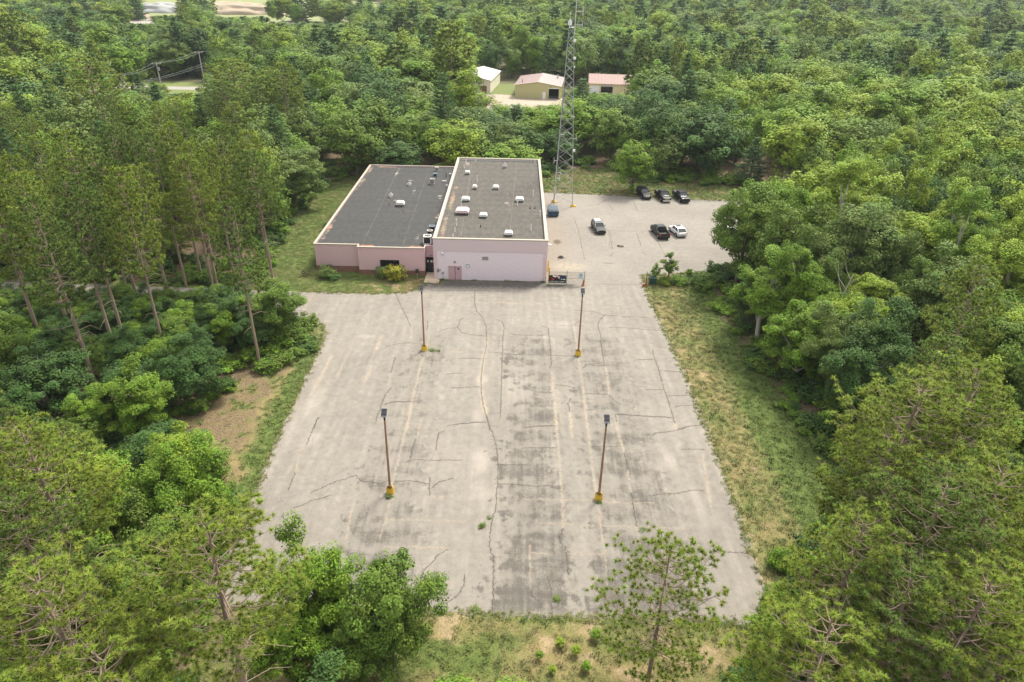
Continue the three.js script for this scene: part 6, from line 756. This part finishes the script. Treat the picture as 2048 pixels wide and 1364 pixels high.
// ---------------------------------------------------------------- the woods: what nobody placed by hand
const ZONES = [ // test, name for labels, share of kinds, height range
  [(x, z) => x < -20 && z > -87, 'in the woods before the pine stand', { red_pine: 0.46, oak_tree: 0.24, maple_tree: 0.30 }, [14, 19]],
  [(x, z) => x < -28 && z > -150, 'in the woods beside the low wing', { red_pine: 0.26, oak_tree: 0.26, maple_tree: 0.30, white_pine: 0.10, aspen_tree: 0.08 }, [13, 18]],
  [(x, z) => x > 17 && z > -58, 'in the near woods beyond the grass verge', { red_pine: 0.50, oak_tree: 0.20, maple_tree: 0.18, aspen_tree: 0.12 }, [13, 18]],
  [(x, z) => x > 24 && z > -126, 'in the leafy woods beyond the grass verge', { oak_tree: 0.34, maple_tree: 0.36, aspen_tree: 0.30 }, [12.5, 16.5]],
  [(x, z) => x > 50 && x < 175 && z > -205, 'in the grove beyond the back lot', { aspen_tree: 0.62, maple_tree: 0.16, oak_tree: 0.22 }, [12, 15.5]],
  [(x, z) => z > -205 && x > -45, 'between the pink building and the sheds', { oak_tree: 0.42, white_pine: 0.20, maple_tree: 0.38 }, [10, 15.5]],
  [(x, z) => x < -45 && z > -240, 'between the low wing and the far road', { oak_tree: 0.30, maple_tree: 0.32, white_pine: 0.16, red_pine: 0.08, aspen_tree: 0.14 }, [12, 17]],
  [() => true, 'in the wide forest beyond the sheds', { oak_tree: 0.34, maple_tree: 0.28, white_pine: 0.16, aspen_tree: 0.17, red_pine: 0.05 }, [12, 17]],
];
const clearings = [CLEARING, YARD, YARD_EAST, ROAD_CLEAR, FIELD];
// where the picture looks through to the sheds, the road and the field, the growth in front stays low: [from, to, lowest row seen, ground depth there]
const VIEWS = [[0, 600, 835, 52], [985, 1118, 206, 214], [1176, 1266, 182, 236], [958, 1000, 178, 236], [330, 394, 186, 232], [230, 252, 176, 226], [302, 324, 164, 232], [388, 406, 138, 262], [250, 296, 46, 470], [300, 350, 30, 520], [430, 525, 32, 520], [540, 700, 44, 450]];
const capped = (x, z, h, rad) => { let q = h; for (const [a, b, row, depth] of VIEWS) { if (-z > depth - 1) continue; for (let k = 0; k < 24; k++) { const [u, v] = shown(V(x, q, z)), w = rad * 0.75 * 1380 / Math.hypot(z, 40); if (u + w < a || u - w > b || v > row) break; q *= 0.92; } } return q; };
const cand = [], near = new Map(), cellOf = (x, z) => (Math.floor(x / 8) + 500) * 4000 + Math.floor(z / 8) + 500, stand = (x, z, c) => { const k = cellOf(x, z); near.has(k) ? near.get(k).push([x, z, c]) : near.set(k, [[x, z, c]]); };
for (const [x, z, c] of placedAt) stand(x, z, c);
const crowded = (x, z, min) => { for (let i = -1; i < 2; i++) for (let j = -1; j < 2; j++) for (const [a, b, c] of near.get(cellOf(x + i * 8, z + j * 8)) || []) { const q = min + c * 0.3; if ((a - x) * (a - x) + (b - z) * (b - z) < q * q) return true; } return false; };
{
  const r = rng(2024);
  for (let z = -20; z > -1180;) {
    const d = Math.hypot(z, 40), s = -z < 125 ? 4.6 : -z < 300 ? 7.6 : -z < 550 ? 10.4 : 13.5;
    const half = Math.max(30, -z * 0.82 + 34);
    for (let x = -half; x < half; x += s) {
      const X = x + (r() - 0.5) * s * 0.95, Z = z + (r() - 0.5) * s * 0.95, zone = ZONES.findIndex(([f]) => f(X, Z)), [, , mix, hr] = ZONES[zone], q = r(), pick = r(), hh = r(), rr = r(), cc = r();
      if (clearings.some((p) => Math.abs(X) < 400 && inside(X, Z, p))) continue;
      const cl = Math.min(...clearings.slice(0, 4).map((p) => -Z < 300 ? edgeDist(X, Z, p) : 99)); if (cl < 1.3) continue;
      let acc = 0, kind = null; const patch = -Z > 150 ? fbm(X * 0.012, Z * 0.012, 2) * 0.35 : 0; const u = clamp(pick + patch, 0, 0.9999); for (const [k, w] of Object.entries(mix)) { acc += w; if (u < acc) { kind = k; break; } } kind = kind || 'oak_tree'; const foot = X < -20 && X > -62 && Z < -46 && Z > -74; if (foot && kind === 'red_pine') kind = pick < 0.3 ? 'oak_tree' : 'maple_tree';
      let h = lerp(hr[0], hr[1], hh) * (kind === 'red_pine' ? 1.08 : kind === 'oak_tree' || kind === 'maple_tree' ? 0.86 : 1), rad = (kind === 'red_pine' ? 2.9 : kind === 'white_pine' ? 3.1 : kind === 'aspen_tree' ? 3.0 : 3.5) * (-Z > 125 ? 0.7 + rr * rr * 0.85 : 0.8 + rr * 0.5) * (-Z > 550 ? 2.2 : -Z > 300 ? 1.85 : -Z > 125 ? 1.55 : 1);
      if (cl < 4.2 && Z > -160 && kind !== 'red_pine') h *= 0.72 + 0.2 * q;
      if (Z > -75 && kind !== 'red_pine') h *= 0.85; if (foot || (X < -26 && X > -60 && Z <= -74 && Z > -100 && kind !== 'red_pine')) { h = Math.min(h, 5.5 + hh * 3); rad *= 0.8; }
      if (zone === 5 && X > -30 && X < 8) h *= 0.78;
      if (Z < -125) h *= 0.98 + rr * rr * 0.3; const min = kind === 'red_pine' ? 1.9 : 2.5; if (crowded(X, Z, min)) continue;
      const hc = capped(X, Z, h, rad); if (hc < 2.6) continue; if (hc < h) { rad *= Math.max(0.55, Math.sqrt(hc / h)); h = hc; }
      const [bx, by] = shown(V(X, h * 0.5, Z)), [tx, ty] = shown(V(X, h, Z)), [gx, gy] = shown(V(X, 0, Z)); const m = 150 + rad * 1380 / (d + 10); if (Math.max(bx, tx, gx) < -m || Math.min(bx, tx, gx) > 2048 + m || ty > 1364 + 190 || gy < -60) continue;
      cand.push({ kind, x: X, z: Z, h, rad, zone, cc, d: Math.hypot(X, Z, 40 - h * 0.7) });
      if (Z > -330) stand(X, Z, rad * 0.4);
    }
    z -= s;
  }
}
cand.sort((a, b) => a.d - b.d);
const count = {}, rest = [];
const WORD = { red_pine: 'red pine with a bare trunk', white_pine: 'dark feathery pine', oak_tree: 'round-crowned leafy tree', maple_tree: 'bright green leafy tree', aspen_tree: 'slim yellow-green leafy tree' };
const colourFor = (c) => { const n = noiseB(c.x * 0.02, c.z * 0.02) * 0.35 + c.cc; if (c.kind === 'oak_tree') return c.zone === 5 ? (n < 0.75 ? 'dark' : 'grey') : n < 0.30 ? 'dark' : n < 0.72 ? 'oak' : 'grey'; if (c.kind === 'maple_tree') return n < 0.62 ? 'maple' : n < 0.85 ? 'oak' : 'lime'; if (c.kind === 'aspen_tree') return n < 0.7 ? 'lime' : 'maple'; if (c.kind === 'red_pine') return n < 0.55 ? 'rpine' : 'rpineB'; return 'wpine'; };
const LIMIT = { red_pine: 270, white_pine: 190, oak_tree: 250, maple_tree: 250, aspen_tree: 220 };
for (const c of cand) {
  count[c.kind] = (count[c.kind] || 0) + 1;
  if (count[c.kind] <= LIMIT[c.kind] && -c.z < 285) plant(c.kind, c.x, c.z, c.h, c.rad, `${WORD[c.kind]} ${ZONES[c.zone][1]}`, { color: colourFor(c), group: `${c.kind.replace('_', ' ')}s ${ZONES[c.zone][1]}` }); else rest.push(c);
}
{ // the forest as far as the eye reaches: too many to tell apart
  const f = new THREE.Group(); f.name = 'distant_forest'; scene.add(f); tag(f, 'unbroken mixed forest reaching to the horizon behind the sheds', 'forest', null, 'stuff');
  const farWood = (pr) => pr, bins = {};
  for (const c of rest) { const shape = SPECIES[c.kind][1], lev = 2, col = colourFor(c), v = (c.cc * 977 | 0) % P3[shape][lev].length; (bins[shape + '|' + v + '|' + col] ||= []).push(c); }
  const m4 = new THREE.Matrix4(), q = new THREE.Quaternion(), colr = new THREE.Color();
  for (const [key, list] of Object.entries(bins)) {
    const [shape, v, col] = key.split('|'), pr = P3[shape][2][v], im = new THREE.InstancedMesh(pr.crown, leafMat[col], list.length); im.name = shape.includes('pine') ? 'pine_crowns' : 'leafy_crowns'; im.userData.kind = 'stuff';
    list.forEach((c, i) => { q.setFromAxisAngle(UP, c.cc * 40); m4.compose(V(c.x, -0.02, c.z), q, V(c.rad / pr.rad, c.h / pr.h, c.rad / pr.rad)); im.setMatrixAt(i, m4); const k = 0.82 + ((c.cc * 7919) % 1) * 0.36; im.setColorAt(i, colr.setRGB(k * (0.92 + ((c.cc * 331) % 1) * 0.16), k, k * (0.9 + ((c.cc * 113) % 1) * 0.2))); });
    im.castShadow = im.receiveShadow = true; f.add(im); void farWood;
  }
}
// undergrowth at the wood's edge
{
  const r = rng(606), M4 = new THREE.Matrix4(), q = new THREE.Quaternion(), bins = [[], [], []];
  for (let k = 0; k < 9000; k++) { const x = -75 + r() * 150, z = -24 - r() * 140, e = treeEdge(x, z), u = r(); if (e > 0.6 || e < -9 || u < clamp(-e / 9) * 0.8) continue; bins[k % 3].push([x, z, 0.35 + r() * 0.6 + (e < -1 ? r() * 0.3 : 0), r()]); }
  const f = new THREE.Group(); f.name = 'undergrowth'; scene.add(f); tag(f, 'low leafy undergrowth along the edge of the woods', 'undergrowth', null, 'stuff');
  bins.forEach((l, b) => { const pr = P3.shrub[1][b % 2], im = new THREE.InstancedMesh(pr.crown, leafMat[['oak', 'maple', 'dark'][b]], l.length); im.name = 'leafy_undergrowth'; im.userData.kind = 'stuff'; l.forEach(([x, z, s, a], i) => { q.setFromAxisAngle(UP, a * 6); M4.compose(V(x, -0.1, z), q, V(s, s * (0.5 + a * 0.4), s)); im.setMatrixAt(i, M4); }); f.add(im); });
}
// ---------------------------------------------------------------- grass: blades in tufts, thick on the lawn, thin on the dry verge
{
  const tuftGeo = (seed, n, h, spread) => { const r = rng(seed), g = new Geo(); for (let k = 0; k < n; k++) { const a = r() * 6.3, d = Math.sqrt(r()) * spread, x = Math.cos(a) * d, z = Math.sin(a) * d, l = h * (0.5 + r() * 0.7), b = r() * 6.3, w = 0.018 + r() * 0.012, lx = Math.cos(b) * l * 0.8, lz = Math.sin(b) * l * 0.8, v = 0.8 + r() * 0.4, k0 = g.p.length / 3, A = V(2 * Math.sin(b) * w, 0, -2 * Math.cos(b) * w).cross(V(lx, l, lz)).normalize(), up = A.y >= 0; if (!up) A.negate(); A.y += 0.9; A.normalize(); const N = [A.x, A.y, A.z, v, v, v]; g.vert(x - Math.sin(b) * w, 0, z + Math.cos(b) * w, ...N); g.vert(x + Math.sin(b) * w, 0, z - Math.cos(b) * w, ...N); g.vert(x + lx, l, z + lz, ...N); up ? g.i.push(k0, k0 + 1, k0 + 2) : g.i.push(k0, k0 + 2, k0 + 1); } return g.build(); };
  const gm = new THREE.MeshStandardMaterial({ color: lin(1, 1, 1), vertexColors: true, roughness: 0.9, side: THREE.DoubleSide }), geos = [tuftGeo(1, 26, 0.09, 0.3), tuftGeo(2, 20, 0.15, 0.24), tuftGeo(3, 14, 0.28, 0.18)], lists = [[], [], []], r = rng(555);
  const bxs = (x, z) => x > -28.6 && x < 5 && z < -89.6 && z > -133.2;
  for (let k = 0; k < 140000; k++) {
    const x = -40 + r() * 88, z = -25 - r() * 125, u = r(), w = r(), v = r(); if (treeEdge(x, z) < -0.8 || inside(x, z, LOT) || bxs(x, z)) continue;
    const [g, d, b, l] = groundKind(x, z); if (u > g * 1.05 + d * 0.25 - b * 0.9 - l * 0.55) continue;
    const lawn = z < -84 && x < 5, t = lawn ? 0 : w < 0.55 ? 0 : w < 0.9 ? 1 : 2, m = clamp(d + (v - 0.5) * 0.6);
    lists[t].push([x, z, 0.7 + w * 0.6, v * 6.3, [lerp(0.078, 0.175, m) * (0.8 + v * 0.4), lerp(0.118, 0.142, m) * (0.8 + v * 0.4), lerp(0.020, 0.06, m)]]);
  }
  // tufts round the lamp footings and out of the cracks
  for (const [X, Z, n, s] of [[-10.05, -44.2, 14, 0.35], [7.6, -44.0, 8, 0.3], [-9.3, -68.9, 10, 0.3], [-8.5, -68.9, 4, 0.15], [7.6, -68.2, 6, 0.3], [-2.05, -41, 16, 0.22], [3.6, -34, 16, 0.25], [-2.1, -32.9, 8, 0.25], [10.9, -41.1, 5, 0.4], [-5.5, -88.75, 10, 0.5], [-9.5, -88.7, 10, 0.8], [0, -88.75, 10, 2.0], [4, -88.6, 8, 0.6], [-1.5, -41.9, 5, 0.1]]) for (let k = 0; k < n; k++) lists[1 + (k % 2)].push([X + (r() + r() - 1) * s, Z + (r() + r() - 1) * Math.min(s, 0.3), 0.6 + r() * 0.7, r() * 6, [0.11, 0.155, 0.035]]);
  // grass creeping over the broken edge of the asphalt
  for (let i = 0; i < LOT.length; i++) { const [ax, az] = LOT[i], [bx, bz] = LOT[(i + 1) % LOT.length], L = Math.hypot(bx - ax, bz - az); if (ax < -40 || bx < -40 || (az < -88 && bz < -88 && ax < 6)) continue; for (let k = 0; k < L * 9; k++) { const t2 = r(), o = (r() + r() - 1) * 0.45 + 0.05 + 0.25 * noise((ax + bx * t2) * 0.6, (az + bz * t2) * 0.6), v = r(); lists[1 + (v < 0.35 ? 1 : 0)].push([lerp(ax, bx, t2) + (bz - az) / L * o, lerp(az, bz, t2) - (bx - ax) / L * o, 0.6 + v * 0.7, v * 44, [0.085 + v * 0.07, 0.12 + v * 0.035, 0.024 + v * 0.02]]); } }
  const f = new THREE.Group(); f.name = 'grass'; scene.add(f); tag(f, 'grass blades on the lawn and verges round the lot', 'grass', null, 'stuff'); const M4 = new THREE.Matrix4(), q = new THREE.Quaternion(), c = new THREE.Color();
  lists.forEach((l, b) => { const im = new THREE.InstancedMesh(geos[b], gm, l.length); im.name = 'grass_tufts'; im.userData.kind = 'stuff'; l.forEach(([x, z, s, a, k], i) => { q.setFromAxisAngle(UP, a); M4.compose(V(x, -0.006, z), q, V(s, s, s)); im.setMatrixAt(i, M4); im.setColorAt(i, c.setRGB(...k)); }); im.receiveShadow = true; f.add(im); });
}
console.log('trees', JSON.stringify(count), 'rest', rest.length);
const renderer = new THREE.WebGLRenderer({ antialias: true });
renderer.setSize(1024, 682); renderer.shadowMap.enabled = true; renderer.shadowMap.type = THREE.PCFSoftShadowMap;
renderer.toneMapping = THREE.LinearToneMapping; renderer.toneMappingExposure = EXPOSURE;
renderer.render(scene, camera);
